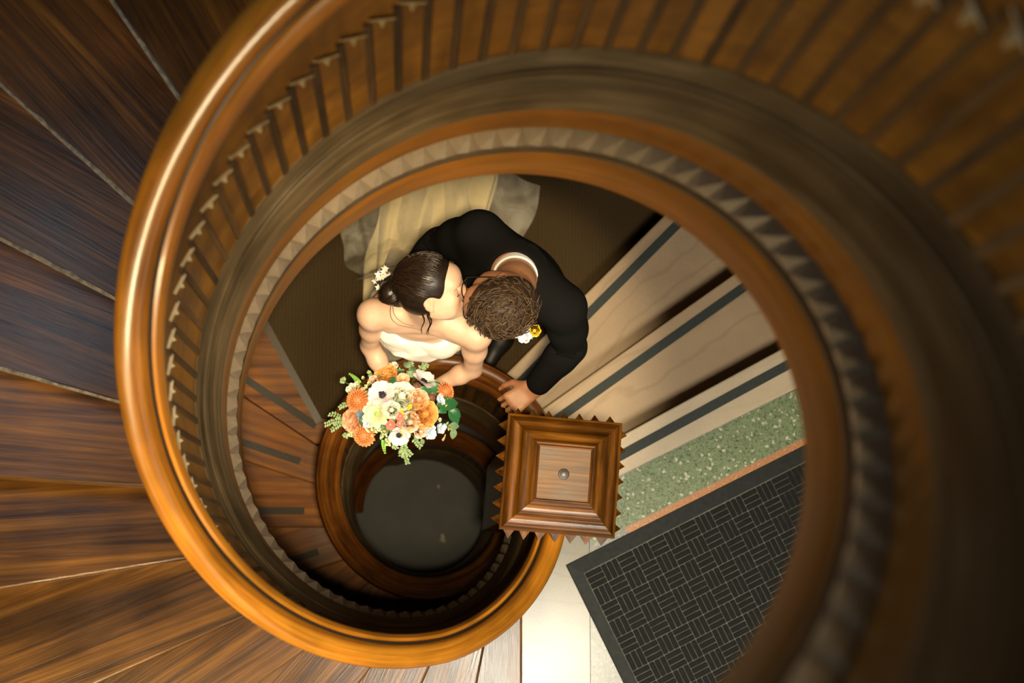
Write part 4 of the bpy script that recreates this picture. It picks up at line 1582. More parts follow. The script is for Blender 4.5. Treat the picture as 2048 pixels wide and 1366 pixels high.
# hair: rough cap plus several hundred curls
fh = Field(HG - 0.19, HG + 0.19, 0.0045)
Eh = lambda x, y, z, a, b, d, k=0.02, op='add': fh.ell(PG(x, y, z), (a * 1.06, b * 1.06, d * 1.06), RG, k, op)
Eh(-0.018, 0, 0.036, 0.099, 0.081, 0.089)
Eh(-0.050, 0, 0.000, 0.062, 0.071, 0.070, 0.03)
Eh(0.108, 0, -0.036, 0.090, 0.12, 0.112, 0.012, 'sub')
for sgn in (-1, 1):
    Eh(0.004, sgn * 0.086, -0.026, 0.030, 0.022, 0.036, 0.008, 'sub')
obj('hair', fh.surface('hair', M['hair_gb']), groom)
parts = []
nc = 0
while nc < 620:
    d = nrg.normal(0, 1, 3)
    d /= np.linalg.norm(d)
    if d[2] < -0.45 or (d[0] > 0.42 and d[2] < 0.55) or (abs(d[1]) > 0.7 and d[2] < 0.02 and d[0] > -0.3):
        continue
    if d[0] < 0 and d[2] < -0.1 and nrg.rand() < 0.4:
        continue
    base = np.array((-0.018, 0, 0.036)) + d * np.array((0.099, 0.081, 0.089)) * (1.0 + 0.02 * nrg.rand())
    # strands whirl round a crown point set toward the back
    w = np.cross(d, np.array((-0.45, 0.05, 0.9))) + nrg.normal(0, 0.55, 3)
    w -= d * (w @ d)
    w /= np.linalg.norm(w)
    b2 = np.cross(d, w)
    L, rr = nrg.uniform(0.03, 0.065), nrg.uniform(0.003, 0.008)
    f0, tw = nrg.uniform(0, 6.28), nrg.uniform(2.5, 5.0) * nrg.choice([-1, 1])
    lift = nrg.uniform(0.000, 0.010)
    pts = []
    for q in range(11):
        t = q / 10
        p = base + w * L * (t - 0.3) - d * 0.35 * (L * t) ** 2 / 0.09 * 2 + b2 * rr * math.sin(f0 + tw * t) + d * (rr * 0.8 * math.cos(f0 + tw * t) + lift)
        pts.append(PG(*(p)))
    th = nrg.uniform(0.0012, 0.0022)
    parts.append(tube_vf(pts, [th * 0.5] + [th] * 9 + [th * 0.3], 4, False))
    nc += 1
v, f = join_vf(parts)
obj('hair_curls', mesh('hair_curls', v, f, M['hair_g'], True), groom)
for sgn in (-1, 1):
    pts = [PG(0.085 - 0.0050 * q * q * 1.1, sgn * (0.012 + 0.0095 * q), 0.031 + 0.003 * math.sin(q * 0.9)) for q in range(5)]
    v, f = tube_vf(pts, [0.0024, 0.0034, 0.0034, 0.0026, 0.001], 6)
    obj('eyebrow', mesh('eyebrow', v, f, M['brow'], True), groom)
# spectacles
gl = obj('glasses', None, groom, HG)
def gpart(name, vf, mat=M['frame']):
    return obj(name, mesh(name, vf[0], vf[1], mat, True), gl, (0, 0, 0))
for sgn in (-1, 1):
    pts = []
    for q in range(25):
        a = 2 * PI * q / 24
        pts.append(PG(0.102 - 0.003 * abs(math.cos(a)), sgn * 0.033 + 0.024 * math.copysign(abs(math.cos(a)) ** 0.75, math.cos(a)), 0.006 + 0.0195 * math.copysign(abs(math.sin(a)) ** 0.75, math.sin(a))))
    gpart('rim', tube_vf(pts, 0.0020, 6, False))
    pts = [PG(0.098, sgn * 0.057, 0.012), PG(0.086, sgn * 0.0725, 0.012), PG(0.03, sgn * 0.0775, 0.012), PG(-0.006, sgn * 0.080, 0.014), PG(-0.022, sgn * 0.079, -0.002)]
    gpart('temple_arm', tube_vf(pts, [0.0020, 0.0022, 0.0020, 0.0018, 0.0016], 6))
pts = [PG(0.101, -0.010, 0.012), PG(0.106, 0, 0.015), PG(0.101, 0.010, 0.012)]
gpart('bridge', tube_vf(pts, 0.0018, 6))
# ================================================================== BOUQUET
FLOWERS = [
    ('dahlia', -0.197, 0.217, 0.584, 0.0311),
    ('dahlia', -0.175, 0.095, 0.558, 0.0293),
    ('dahlia', 0.109, 0.254, 0.546, 0.0257),
    ('ranunculus', 0.037, 0.168, 0.599, 0.0370),
    ('ranunculus_peach', 0.014, 0.217, 0.606, 0.0276),
    ('ranunculus_pink', -0.218, 0.144, 0.566, 0.0284),
    ('ranunculus', -0.100, 0.315, 0.557, 0.0293),
    ('rose', -0.043, 0.229, 0.613, 0.0380),
    ('rose_s', -0.077, 0.178, 0.621, 0.0234),
    ('anemone', -0.111, 0.232, 0.609, 0.0414),
    ('anemone_side', 0.034, 0.287, 0.565, 0.0384),
    ('anemone_low', -0.051, 0.096, 0.584, 0.0319),
    ('zinnia', -0.130, 0.165, 0.611, 0.0427),
    ('coral', -0.080, 0.130, 0.603, 0.0166),
    ('coral', -0.048, 0.158, 0.614, 0.0152),
    ('coral', -0.050, 0.134, 0.605, 0.0116),
    ('coral_star', -0.041, 0.285, 0.579, 0.0208),
    ('blush', -0.014, 0.139, 0.606, 0.0276),
    ('blush', 0.022, 0.111, 0.579, 0.0200),
    ('blush_bud', -0.143, 0.286, 0.569, 0.0134),
    ('succulent', -0.117, 0.299, 0.564, 0.0162),
    ('succulent', -0.051, 0.319, 0.552, 0.0201),
    ('blue', 0.087, 0.218, 0.573, 0.0172),
    ('blue', 0.058, 0.109, 0.561, 0.0217),
    ('blue', -0.161, 0.135, 0.591, 0.0152),
    ('bluedark', -0.182, 0.164, 0.588, 0.0144),
    ('blue', 0.091, 0.126, 0.554, 0.0184),
    ('pod', 0.005, 0.262, 0.586, 0.0144),
    ('pod', 0.056, 0.225, 0.583, 0.0139),
    ('white_small', -0.074, 0.343, 0.528, 0.0154),
    ('white_small', -0.218, 0.257, 0.555, 0.0167),
    ('white_small', -0.201, 0.267, 0.558, 0.0106),
    ('cream_bud', -0.170, 0.273, 0.568, 0.0195),
    ('cream_bud', -0.164, 0.254, 0.581, 0.0144),
    ('cream_bud', -0.134, 0.115, 0.584, 0.0194),
    ('cream_bud', -0.105, 0.100, 0.580, 0.0144),
    ('cream_bud', -0.215, 0.111, 0.544, 0.0154),
    ('cream_bud', -0.082, 0.082, 0.566, 0.0167),
    ('white_small', 0.087, 0.228, 0.566, 0.0125),
    ('yellow', -0.023, 0.185, 0.614, 0.0124),
    ('yellow', -0.042, 0.172, 0.616, 0.0083),
    ('yellow', -0.100, 0.111, 0.589, 0.0061),
    ('yellow', -0.043, 0.113, 0.592, 0.0072),
    ('yellow', -0.017, 0.118, 0.591, 0.0061),
    ('yellow', 0.100, 0.197, 0.563, 0.0056),
    ('yellow', 0.097, 0.106, 0.531, 0.0062),
    ('yellow', 0.112, 0.127, 0.536, 0.0056),
    ('chamomile', -0.031, 0.155, 0.611, 0.0061),
    ('chamomile', 0.082, 0.152, 0.568, 0.0067),
    ('chamomile', 0.095, 0.093, 0.521, 0.0067),
    ('chamomile', -0.118, 0.117, 0.590, 0.0066),
]
LEAVES = [
    ('leaf', (0.087, 0.204, 0.553), (0.146, 0.215, 0.511)),
    ('leaf', (0.099, 0.191, 0.546), (0.076, 0.175, 0.558)),
    ('leaf', (0.122, 0.187, 0.53), (0.155, 0.168, 0.501)),
    ('leaf', (0.122, 0.184, 0.53), (0.146, 0.145, 0.5)),
    ('leaf', (0.087, 0.184, 0.553), (0.107, 0.179, 0.54)),
    ('leaf', (0.045, 0.268, 0.552), (0.09, 0.248, 0.541)),
    ('leaf', (0.014, 0.246, 0.575), (0.056, 0.245, 0.559)),
    ('leaf', (0.059, 0.266, 0.548), (0.087, 0.278, 0.527)),
    ('leaf_g', (-0.035, 0.348, 0.507), (-0.02, 0.33, 0.523)),
    ('leaf_g', (-0.006, 0.331, 0.52), (-0.009, 0.306, 0.542)),
    ('leaf_g', (-0.026, 0.306, 0.545), (0.005, 0.304, 0.541)),
    ('leaf', (-0.084, 0.292, 0.558), (-0.065, 0.27, 0.573)),
    ('leaf', (-0.188, 0.134, 0.556), (-0.171, 0.144, 0.568)),
    ('leaf_g', (0.122, 0.137, 0.515), (0.15, 0.138, 0.493)),
    ('leaf_g', (0.132, 0.122, 0.499), (0.127, 0.095, 0.481)),
    ('leaf_g', (0.024, 0.087, 0.534), (0.03, 0.074, 0.519)),
    ('leaf_g', (0.002, 0.094, 0.549), (0.013, 0.084, 0.535)),
    ('leaf_g', (0.123, 0.124, 0.507), (0.137, 0.128, 0.498)),
    ('leaf', (-0.091, 0.159, 0.595), (-0.074, 0.164, 0.597)),
    ('leaf', (-0.127, 0.305, 0.542), (-0.135, 0.293, 0.55)),
    ('leaf_g', (-0.147, 0.212, 0.585), (-0.158, 0.218, 0.58)),
]
SPRIGS = [
    ('sprig', (-0.231, 0.153, 0.534), (-0.3, 0.141, 0.474)),
    ('sprig', (-0.242, 0.161, 0.529), (-0.286, 0.173, 0.498)),
    ('sprig', (-0.236, 0.145, 0.527), (-0.277, 0.121, 0.482)),
    ('sprig', (-0.037, 0.083, 0.541), (-0.021, 0.015, 0.443)),
    ('sprig', (-0.031, 0.065, 0.52), (-0.01, 0.041, 0.482)),
    ('sprig', (-0.034, 0.058, 0.511), (-0.044, 0.037, 0.483)),
    ('bud_spike', (-0.099, 0.088, 0.545), (-0.097, 0.046, 0.495)),
    ('bud_spike', (-0.185, 0.27, 0.543), (-0.221, 0.311, 0.497)),
    ('sprig', (0.005, 0.317, 0.525), (0.042, 0.349, 0.484)),
    ('sprig', (0.016, 0.328, 0.513), (0.031, 0.358, 0.478)),
    ('sprig', (0.1, 0.142, 0.528), (0.134, 0.131, 0.497)),
    ('sprig', (-0.001, 0.094, 0.544), (0.022, 0.067, 0.507)),
    ('sprig', (-0.223, 0.205, 0.546), (-0.248, 0.192, 0.53)),
    ('sprig', (-0.234, 0.282, 0.511), (-0.248, 0.287, 0.499)),
    ('sprig', (-0.065, 0.078, 0.537), (-0.059, 0.06, 0.516)),
    ('sprig', (-0.225, 0.112, 0.515), (-0.228, 0.099, 0.503)),
    ('sprig', (-0.017, 0.31, 0.536), (-0.018, 0.353, 0.495)),
    ('sprig', (-0.144, 0.309, 0.53), (-0.152, 0.306, 0.53)),
]


def petal_mat(name, c0, c1, rough=0.6, centre=None):
    """colour runs along the petal (UV v: base to tip)"""
    m, nt, b = new_mat(name)
    tc = nt.nodes.new('ShaderNodeTexCoord')
    sx = nt.nodes.new('ShaderNodeSeparateXYZ')
    lnk(nt, tc.outputs['UV'], sx.inputs[0])
    v = coords(nt, 'UV', (26, 1.5, 1))
    n = noise(nt, v, 1.0, 3, 0.6)
    c = ramp(nt, sx.outputs[1], [(0.0, c0), (0.85, c1)])
    c = mixc(nt, 0.30, c, ramp(nt, n, [(0.3, (0.72, 0.72, 0.72)), (0.6, (1, 1, 1))]), 'MULTIPLY')
    lnk(nt, c, b.inputs['Base Color'])
    b.inputs['Roughness'].default_value = rough
    b.inputs['Subsurface Weight'].default_value = 0.08
    b.inputs['Subsurface Radius'].default_value = (0.004, 0.003, 0.002)
    b.inputs['Subsurface Scale'].default_value = 1.0
    return m


M['p_dahlia'] = petal_mat('dahlia_petal', (0.50, 0.15, 0.03), (0.76, 0.28, 0.09))
M['p_orange'] = petal_mat('orange_petal', (0.62, 0.22, 0.03), (0.86, 0.44, 0.12))
M['p_peach'] = petal_mat('peach_petal', (0.74, 0.36, 0.14), (0.86, 0.56, 0.34))
M['p_pink'] = petal_mat('salmon_petal', (0.74, 0.33, 0.12), (0.88, 0.50, 0.30))
M['p_blush'] = petal_mat('blush_petal', (0.78, 0.50, 0.34), (0.86, 0.62, 0.48))
M['p_white'] = petal_mat('white_petal', (0.80, 0.81, 0.58), (0.90, 0.90, 0.78))
M['p_anem'] = petal_mat('pale_lilac_petal', (0.66, 0.58, 0.58), (0.84, 0.76, 0.73))
M['p_cream'] = petal_mat('cream_green_petal', (0.52, 0.56, 0.18), (0.82, 0.80, 0.52))
M['p_coral'] = petal_mat('coral_petal', (0.80, 0.36, 0.26), (0.78, 0.20, 0.15))
M['p_blue'] = petal_mat('pale_blue_petal', (0.44, 0.54, 0.68), (0.62, 0.70, 0.80))
M['p_bluedark'] = petal_mat('slate_blue_petal', (0.10, 0.14, 0.17), (0.20, 0.27, 0.32))
M['p_yellow'] = petal_mat('yellow_petal', (0.62, 0.42, 0.02), (0.86, 0.66, 0.06))
M['p_bud'] = petal_mat('green_cream_bud', (0.30, 0.46, 0.10), (0.72, 0.74, 0.42))
M['p_succ'] = petal_mat('succulent_leaf', (0.08, 0.20, 0.10), (0.20, 0.36, 0.20), 0.45)
M['leaf'] = petal_mat('deep_green_leaf', (0.02, 0.10, 0.03), (0.035, 0.17, 0.06), 0.35)
M['leaf_g'] = petal_mat('grey_green_leaf', (0.14, 0.24, 0.11), (0.24, 0.36, 0.20), 0.55)
M['sprig'] = petal_mat('sage_sprig', (0.20, 0.30, 0.11), (0.36, 0.48, 0.22), 0.6)
M['lime'] = petal_mat('lime_bud', (0.12, 0.38, 0.03), (0.34, 0.62, 0.10), 0.5)
M['f_dark'] = plain('near_black_violet', (0.018, 0.014, 0.028), 0.6, var=0.4)
M['f_pod'] = plain('brown_seed_pod', (0.20, 0.085, 0.045), 0.7, var=0.5, scale=300)
M['stem'] = plain('green_stem', (0.10, 0.20, 0.05), 0.5, var=0.3)
M['ribbon'] = fabric('cream_ribbon', (0.75, 0.68, 0.52), 0.5, 0.05, 200)


def petal(L, Wd, tilt, az, bend=0.0, cup=0.15, r0=0.0, z0=0.0, point=0.0, nu=4, nv=5, wave=0.0, ph=0.0):
    """one curved petal: grows from the axis at r0, starting at angle tilt from the axis and bending outward"""
    V, F, U = [], [], []
    r, z, ang = r0, z0, tilt
    ca, sa = math.cos(az), math.sin(az)
    for j in range(nv + 1):
        v = j / nv
        w = Wd * (math.sin(PI * min(1, 0.13 + 0.80 * v)) ** (0.55 if point == 0 else 0.9)) * (1 if point == 0 else (1 - point * v ** 2))
        for i in range(nu + 1):
            u = 2 * i / nu - 1
            nx, nz = -math.cos(ang), math.sin(ang)
            lift = cup * w * u * u + wave * L * v * math.sin(u * 4 + ph)
            rr = r + nx * lift
            zz = z + nz * lift
            t = u * w
            V.append((rr * ca - t * sa, rr * sa + t * ca, zz))
            U.append((0.5 + u * 0.5, v))
        r += L / nv * math.sin(ang)
        z += L / nv * math.cos(ang)
        ang += bend / nv
    for j in range(nv):
        for i in range(nu):
            a = j * (nu + 1) + i
            F.append((a, a + 1, a + nu + 2, a + nu + 1))
    return V, F, U


def petals_mesh(name, ps, mat):
    V, F, U = [], [], []
    for v, f, u in ps:
        n = len(V)
        V += v
        U += u
        F += [tuple(i + n for i in q) for q in f]
    return mesh(name, V, F, mat, True, U)


def ball_vf(r, n=10, m=7, squash=1.0, z0=0.0, bump_=0.0):
    V, F = [], []
    for j in range(m + 1):
        t = PI * j / m
        for i in range(n):
            a = 2 * PI * i / n
            rr = r * (1 + bump_ * math.sin(5 * a + 3 * t) * math.sin(4 * t))
            V.append((rr * math.sin(t) * math.cos(a), rr * math.sin(t) * math.sin(a), z0 + rr * squash * math.cos(t)))
    for j in range(m):
        for i in range(n):
            F.append((j * n + i, (j + 1) * n + i, (j + 1) * n + (i + 1) % n, j * n + (i + 1) % n))
    return V, F


def layered(r, n_layers, n_in, mat, name, open_=1.0, cupv=0.55, j=0.12):
    """cupped petals in rings: seen from above their rims make the arcs of a rose or ranunculus"""
    ps = []
    for l in range(n_layers):
        t = (l + 0.35) / n_layers
        k = max(3, int(n_in + l * 0.8))
        for i in range(k):
            az = 2 * PI * (i + 0.5 * (l % 2)) / k + rng.uniform(-j, j) + l * 0.37
            tilt = -0.15 + 0.60 * t ** 1.5 * open_ + rng.uniform(-0.05, 0.05)
            ps.append(petal(r * (0.62 + 0.10 * t), r * (0.16 + 0.48 * t), tilt, az, -0.45 + 0.95 * t * open_, -cupv * 0.55, r * 0.70 * t, -r * 0.34 * t * t, 0, 5, 6, 0.02, i))
    v, f = ball_vf(r * 0.30, 10, 8, 1.3, r * 0.20)
    ps.append((v, f, [(0.5, 0.5)] * len(v)))
    return petals_mesh(name, ps, mat)


def pompon(r, mat, name):
    ps = []
    n = 110
    for i in range(n):
        t = (i + 0.5) / n
        th = math.acos(1 - 1.25 * t)
        az = i * 2.39996
        s = 0.55 + 0.45 * min(1, t * 1.6)
        p = petal(r * 0.50 * s + r * 0.1, r * 0.105 * (0.5 + 0.5 * s), 0.0, 0.0, 0.3, 1.3, 0, 0, 0, 2, 3)
        ct, st = math.cos(th), math.sin(th)
        ca, sa = math.cos(az), math.sin(az)
        V = []
        for x, y, z in p[0]:
            z = z + r * 0.60
            x2, z2 = x * ct + z * st, -x * st + z * ct
            V.append((x2 * ca - y * sa, x2 * sa + y * ca, z2 * 0.92))
        ps.append((V, p[1], p[2]))
    v, f = ball_vf(r * 0.80, 12, 9)
    ps.append((v, f, [(0.5, 0.55)] * len(v)))
    return petals_mesh(name, ps, mat)


def flat_flower(r, n, mat, name, tilt=1.1, bend=0.35, wd=0.55, layers=1, cup=0.2):
    ps = []
    for l in range(layers):
        for i in range(n):
            az = 2 * PI * (i + 0.5 * l) / n + rng.uniform(-0.08, 0.08)
            ps.append(petal(r * (1 - 0.25 * l), r * wd, tilt - 0.35 * l + rng.uniform(-0.1, 0.1), az, bend, cup, 0, 0.0 + 0.05 * r * l, 0, 4, 4, 0.04, i))
    return ps


BC = Vector((-0.066, 0.195, 0.40))
bouquet = thing('bouquet', 'round bridal bouquet of orange, cream, white and blue flowers with greenery', 'bouquet', BC)


def place(name, me, c, n, parent=bouquet, spin=0.0):
    q = Vector((0, 0, 1)).rotation_difference(Vector(n).normalized())
    o = bpy.data.objects.new(name, me)
    COL.objects.link(o)
    o.parent = parent
    o.location = Vector(c) - wloc(parent)
    o.rotation_mode = 'QUATERNION'
    from mathutils import Quaternion
    o.rotation_quaternion = q @ Quaternion((0, 0, 1), spin)
    return o


def sub(name, me, parent):
    o = bpy.data.objects.new(name, me)
    COL.objects.link(o)
    o.parent = parent
    return o


def vf_mesh(name, vf, mat, smooth=True):
    return mesh(name, vf[0], vf[1], mat, smooth)


FC = Vector((-0.062, 0.190, 0.44))
for kind, x, y, z, r in FLOWERS:
    r *= 1.18
    c = Vector((x, y, z))
    n = (c - FC)
    n = Vector((n.x * 0.75, n.y * 0.75, max(0.06, n.z)))
    base = c - n.normalized() * r * 0.45
    sp = rng.uniform(0, 6.28)
    if kind == 'dahlia':
        place('dahlia', pompon(r, M['p_dahlia'], 'dahlia'), base, n, spin=sp)
    elif kind.startswith('ranunculus'):
        mt = {'ranunculus': 'p_orange', 'ranunculus_peach': 'p_peach', 'ranunculus_pink': 'p_pink'}[kind]
        place('ranunculus', layered(r * 1.05, 8, 4, M[mt], 'ranunculus', 0.95), base, n, spin=sp)
    elif kind in ('rose', 'rose_s'):
        place('rose', layered(r * 1.0, 7, 3, M['p_white'], 'rose', 1.05, 0.6), base, n, spin=sp)
    elif kind.startswith('anemone'):
        if kind == 'anemone_side':
            n = n + Vector((0.02, 0.06, 0))
        if kind == 'anemone_low':
            n = n + Vector((0, -0.05, 0))
        f0 = place('anemone', vf_mesh('anemone', ball_vf(r * 0.16, 12, 8, 0.6, r * 0.14), M['f_dark']), base, n, spin=sp)
        for i in range(8):
            p = petal(r * 1.05, r * 0.50, 0.95 + 0.18 * (i % 2), 2 * PI * i / 8 + rng.uniform(-0.1, 0.1), 0.25, 0.22, 0.0, 0.0, 0, 4, 5, 0.05, i)
            sub('petal', petals_mesh('petal', [p], M['p_anem']), f0)
        st = []
        for i in range(34):
            a = i * 2.4
            q = r * rng.uniform(0.20, 0.32)
            st.append(tube_vf([(0.1 * q * math.cos(a), 0.1 * q * math.sin(a), r * 0.12), (q * math.cos(a), q * math.sin(a), r * 0.22)], [r * 0.018, r * 0.030], 4))
        sub('stamens', vf_mesh('stamens', join_vf(st), M['f_dark']), f0)
    elif kind == 'zinnia':
        f0 = place('zinnia', vf_mesh('zinnia', ball_vf(r * 0.20, 12, 8, 0.7, r * 0.16, 0.1), M['p_bud']), base, n, spin=sp)
        for p in flat_flower(r * 1.0, 9, None, 'petal', 1.15, 0.25, 0.36, 2, 0.35):
            sub('petal', petals_mesh('petal', [p], M['p_cream']), f0)
    elif kind in ('coral', 'coral_star'):
        f0 = place('coral_blossom', petals_mesh('coral_blossom', flat_flower(r * 1.1, 5 if kind == 'coral' else 8, None, '', 0.85, 0.5, 0.46, 2, 0.3), M['p_coral'] if kind == 'coral' else M['p_pink']), base, n, spin=sp)
        sub('centre', vf_mesh('centre', ball_vf(r * 0.16, 8, 6, 1, r * 0.1), M['p_cream']), f0)
    elif kind.startswith('blush'):
        place('blush_blossom', layered(r * 1.05, 4, 4, M['p_blush'], 'blush_blossom', 1.25, 0.4), base, n, spin=sp)
    elif kind == 'succulent':
        f0 = place('succulent', petals_mesh('succulent', [petal(r * (0.5 + 0.12 * l), r * 0.26, 0.15 + 0.26 * l, l * 2.4 + i * 2 * PI / 5, 0.25, 0.25, 0, -0.04 * r * l, 0.5) for l in range(4) for i in range(5)], M['p_succ']), base, n, spin=sp)
    elif kind in ('blue', 'bluedark'):
        mt = M['p_blue'] if kind == 'blue' else M['p_bluedark']
        ps = []
        for q in range(5):
            ox, oy = (r * 0.5 * math.cos(q * 1.257), r * 0.5 * math.sin(q * 1.257)) if q else (0, 0)
            for v_, f_, u_ in flat_flower(r * 0.62, 5, None, '', 1.0, 0.3, 0.5, 1, 0.25):
                ps.append(([(a + ox, b + oy, cc + (0.25 * r if q == 0 else rng.uniform(0, 0.1) * r)) for a, b, cc in v_], f_, u_))
        place('blue_blossom', petals_mesh('blue_blossom', ps, mt), base, n, spin=sp)
    elif kind == 'pod':
        parts = [ball_vf(r * 0.75, 14, 10)]
        for i in range(60):
            t = math.acos(1 - 1.6 * (i + 0.5) / 60)
            a = i * 2.39996
            d = Vector((math.sin(t) * math.cos(a), math.sin(t) * math.sin(a), math.cos(t)))
            parts.append(tube_vf([d * r * 0.7, d * r * 1.0], [r * 0.10, r * 0.05], 4))
        place('seed_pod', vf_mesh('seed_pod', join_vf(parts), M['f_pod']), base, n)
    elif kind in ('white_small', 'blush_bud'):
        place('small_blossom', layered(r * 1.05, 3, 4, M['p_white'] if kind == 'white_small' else M['p_pink'], 'small_blossom', 1.0, 0.5), base, n, spin=sp)
    elif kind == 'cream_bud':
        ps = []
        for q in range(8):
            ox, oy, oz = rng.uniform(-0.8, 0.8) * r, rng.uniform(-0.8, 0.8) * r, rng.uniform(-0.2, 0.5) * r
            for v_, f_, u_ in flat_flower(r * 0.42, 4, None, '', 0.45, 0.5, 0.5, 1, 0.5):
                ps.append(([(a + ox, b + oy, cc + oz) for a, b, cc in v_], f_, u_))
        place('bud_cluster', petals_mesh('bud_cluster', ps, M['p_bud']), base, n, spin=sp)
    elif kind == 'yellow':
        ps = []
        for q in range(4 if r > 0.008 else 2):
            ox, oy = rng.uniform(-0.6, 0.6) * r, rng.uniform(-0.6, 0.6) * r
            for v_, f_, u_ in flat_flower(r * 0.6, 5, None, '', 0.7, 0.4, 0.5, 1, 0.4):
                ps.append(([(a + ox, b + oy, cc + 0.4 * r * q * 0.3 + 0.3 * r) for a, b, cc in v_], f_, u_))
        place('yellow_blossom', petals_mesh('yellow_blossom', ps, M['p_yellow']), c, n, spin=sp)
    elif kind == 'chamomile':
        f0 = place('chamomile', vf_mesh('chamomile', ball_vf(r * 0.45, 8, 6, 0.8, r * 0.15), M['p_yellow']), c, n, spin=sp)
        sub('petal_ring', petals_mesh('petal_ring', flat_flower(r, 9, None, '', 1.3, 0.2, 0.22), M['p_white']), f0)


def leaf_vf(a, b, wd, droop=0.15, nv=6):
    a, b = Vector(a), Vector(b)
    d = b - a
    L = d.length
    s = d.cross(Vector((0, 0, 1))).normalized()
    V, F, U = [], [], []
    for j in range(nv + 1):
        v = j / nv
        w = wd * math.sin(PI * min(1, 0.04 + 0.96 * v)) ** 0.8
        p = a + d * v + Vector((0, 0, L * droop * math.sin(PI * v)))
        for u in (-1, 0, 1):
            V.append(tuple(p + s * u * w + Vector((0, 0, 0.25 * w * abs(u)))))
            U.append((0.5 + 0.5 * u, v))
    for j in range(nv):
        for i in (0, 1):
            q = j * 3 + i
            F.append((q, q + 1, q + 4, q + 3))
    return V, F, U


for kind, a, b in LEAVES:
    L = (Vector(b) - Vector(a)).length
    a2 = Vector(a) + (Vector(a) - Vector(b)) * 0.25
    p = leaf_vf(a2, b, L * (0.34 if kind == 'leaf' else 0.36))
    obj('leaf', petals_mesh('leaf', [p], M[kind]), bouquet)
for kind, a, b in SPRIGS:
    a, b = Vector(a), Vector(b)
    d = b - a
    L = d.length
    s = d.cross(Vector((0, 0, 1))).normalized()
    root = a + (FC - a) * 0.35
    ps = []
    stem = tube_vf([root, a, a + d * 0.5 + s * 0.004, b], [0.0014, 0.0013, 0.001, 0.0005], 5)
    so = obj('sprig' if kind == 'sprig' else 'bud_spike', mesh('sprig_stem', stem[0], stem[1], M['stem'], True), bouquet)
    nl = max(4, int(L / 0.0095))
    for i in range(nl):
        t = (i + 0.6) / nl
        for sg in (-1, 1):
            p0 = a + d * t + s * 0.004 * math.sin(PI * t)
            if kind == 'sprig':
                p1 = p0 + s * sg * rng.uniform(0.009, 0.016) * (1 - 0.35 * t) + d.normalized() * rng.uniform(0.004, 0.010) + Vector((0, 0, rng.uniform(-0.004, 0.006)))
                ps.append(leaf_vf(p0, p1, 0.0036, 0.2, 4))
            else:
                p1 = p0 + s * sg * 0.011 * (1.1 - t) + d.normalized() * 0.008 + Vector((0, 0, 0.004))
                ps.append(leaf_vf(p0, p1, 0.0058 * (1.15 - t * 0.6), 0.45, 4))
    me = petals_mesh('leaflets', ps, M['sprig'] if kind == 'sprig' else M['lime'])
    lo = bpy.data.objects.new('leaflets', me)
    COL.objects.link(lo)
    lo.parent = so
# filler foliage under the blooms, and the wrapped stems in her hands
ps = []
for i in range(140):
    a = rng.uniform(0, 2 * PI)
    rr = math.sqrt(rng.random())
    p0 = FC + Vector((0.105 * rr * math.cos(a), 0.085 * rr * math.sin(a), 0.115 - 0.045 * rr))
    p1 = p0 + Vector((0.035 * math.cos(a) + rng.uniform(-0.012, 0.012), 0.028 * math.sin(a) + rng.uniform(-0.012, 0.012), rng.uniform(0.0, 0.03)))
    ps.append(leaf_vf(p0, p1, 0.008, 0.2, 4))
o = obj('foliage', petals_mesh('foliage', ps, M['leaf_g']), bouquet)
o['kind'] = 'stuff'
parts = []
for i in range(16):
    a = i * 2.4
    rr = 0.018 * math.sqrt((i + 0.5) / 16)
    hb = Vector((-0.005, 0.232, 0.445)) + Vector((rr * math.cos(a), rr * math.sin(a), 0))
    tp = FC + Vector((0.05 * math.cos(a) * rr / 0.018, 0.04 * math.sin(a) * rr / 0.018, 0.07))
    bt = hb + (hb - tp) * 0.75 + Vector((0.006 * math.cos(a), 0.006 * math.sin(a), -0.04))
    parts.append(tube_vf([tp, hb, bt], 0.0032, 6))
obj('stems', vf_mesh('stems', join_vf(parts), M['stem']), bouquet)
rb = Vector((-0.005, 0.232, 0.445))
ax = (Vector((-0.005, 0.232, 0.445)) - FC - Vector((0, 0, 0.07))).normalized()
obj('ribbon', vf_mesh('ribbon', tube_vf([rb - ax * 0.03, rb - ax * 0.015, rb, rb + ax * 0.03], [0.021, 0.023, 0.023, 0.021], 16), M['ribbon']), bouquet)

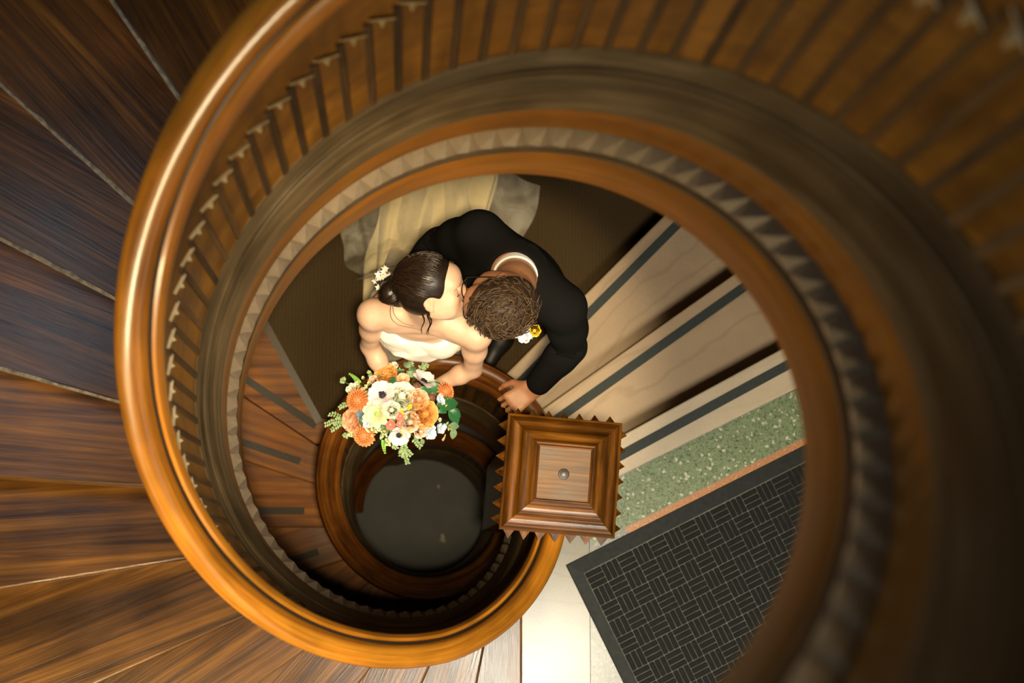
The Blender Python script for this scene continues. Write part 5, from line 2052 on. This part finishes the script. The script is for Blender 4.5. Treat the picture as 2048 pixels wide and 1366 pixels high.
# ================================================================== BOUTONNIERE
BT = Vector((0.356, 0.402, 0.806))
bout = thing('boutonniere', 'small yellow, blue and orange boutonniere pinned to the black suit', 'boutonniere', BT)
bn = Vector((-0.1, -0.45, 0.9))
place('yellow_rose', layered(0.021, 5, 3, M['p_yellow'], 'yellow_rose', 1.0, 0.55), BT + Vector((0.020, 0.014, 0.004)), bn, bout)
place('pale_blossom', petals_mesh('pale_blossom', flat_flower(0.024, 5, None, '', 0.9, 0.3, 0.45, 2), M['p_white']), BT + Vector((-0.027, 0.008, 0.0)), bn, bout)
place('blue_blossom', petals_mesh('blue_blossom', flat_flower(0.027, 6, None, '', 0.9, 0.3, 0.5, 2), M['p_blue']), BT + Vector((-0.012, -0.002, 0.003)), bn, bout)
place('orange_bud', layered(0.012, 3, 3, M['p_dahlia'], 'orange_bud', 0.8, 0.5), BT + Vector((-0.006, -0.018, 0.004)), bn, bout)
for a, b in (((0.004, 0.0, 0.004), (0.014, -0.016, 0.002)), ((0.0, 0.006, 0.004), (0.004, 0.026, 0.006)), ((-0.014, -0.008, 0.0), (-0.020, -0.028, 0.0))):
    obj('leaf', petals_mesh('leaf', [leaf_vf(BT + Vector(a), BT + Vector(b), 0.006)], M['leaf']), bout)

# ================================================================== SCRAPS ON THE WELL FLOOR
for i, (x, y, s, lab) in enumerate(((0.196, -0.167, 0.030, 'pale paper scrap on dark floor at bottom of stairwell, largest of the scraps'), (0.17, 0.14, 0.016, 'small pale scrap on stairwell floor above the largest scrap'), (0.395, 0.16, 0.014, 'small pale scrap on stairwell floor beside the newel post'))):
    V, F = [(0, 0, 0.0)], []
    nn = 9
    for k in range(nn):
        rr = s * rng.uniform(0.5, 1.1)
        V.append((rr * math.cos(2 * PI * k / nn) * 0.7, rr * math.sin(2 * PI * k / nn), 0.001 + rng.uniform(0, 0.004)))
    F = [(0, 1 + k, 1 + (k + 1) % nn) for k in range(nn)]
    tag(obj('paper_scrap', mesh('paper_scrap', V, F, M['limestone']), None, (x, y, -3.198)), lab, 'scrap')
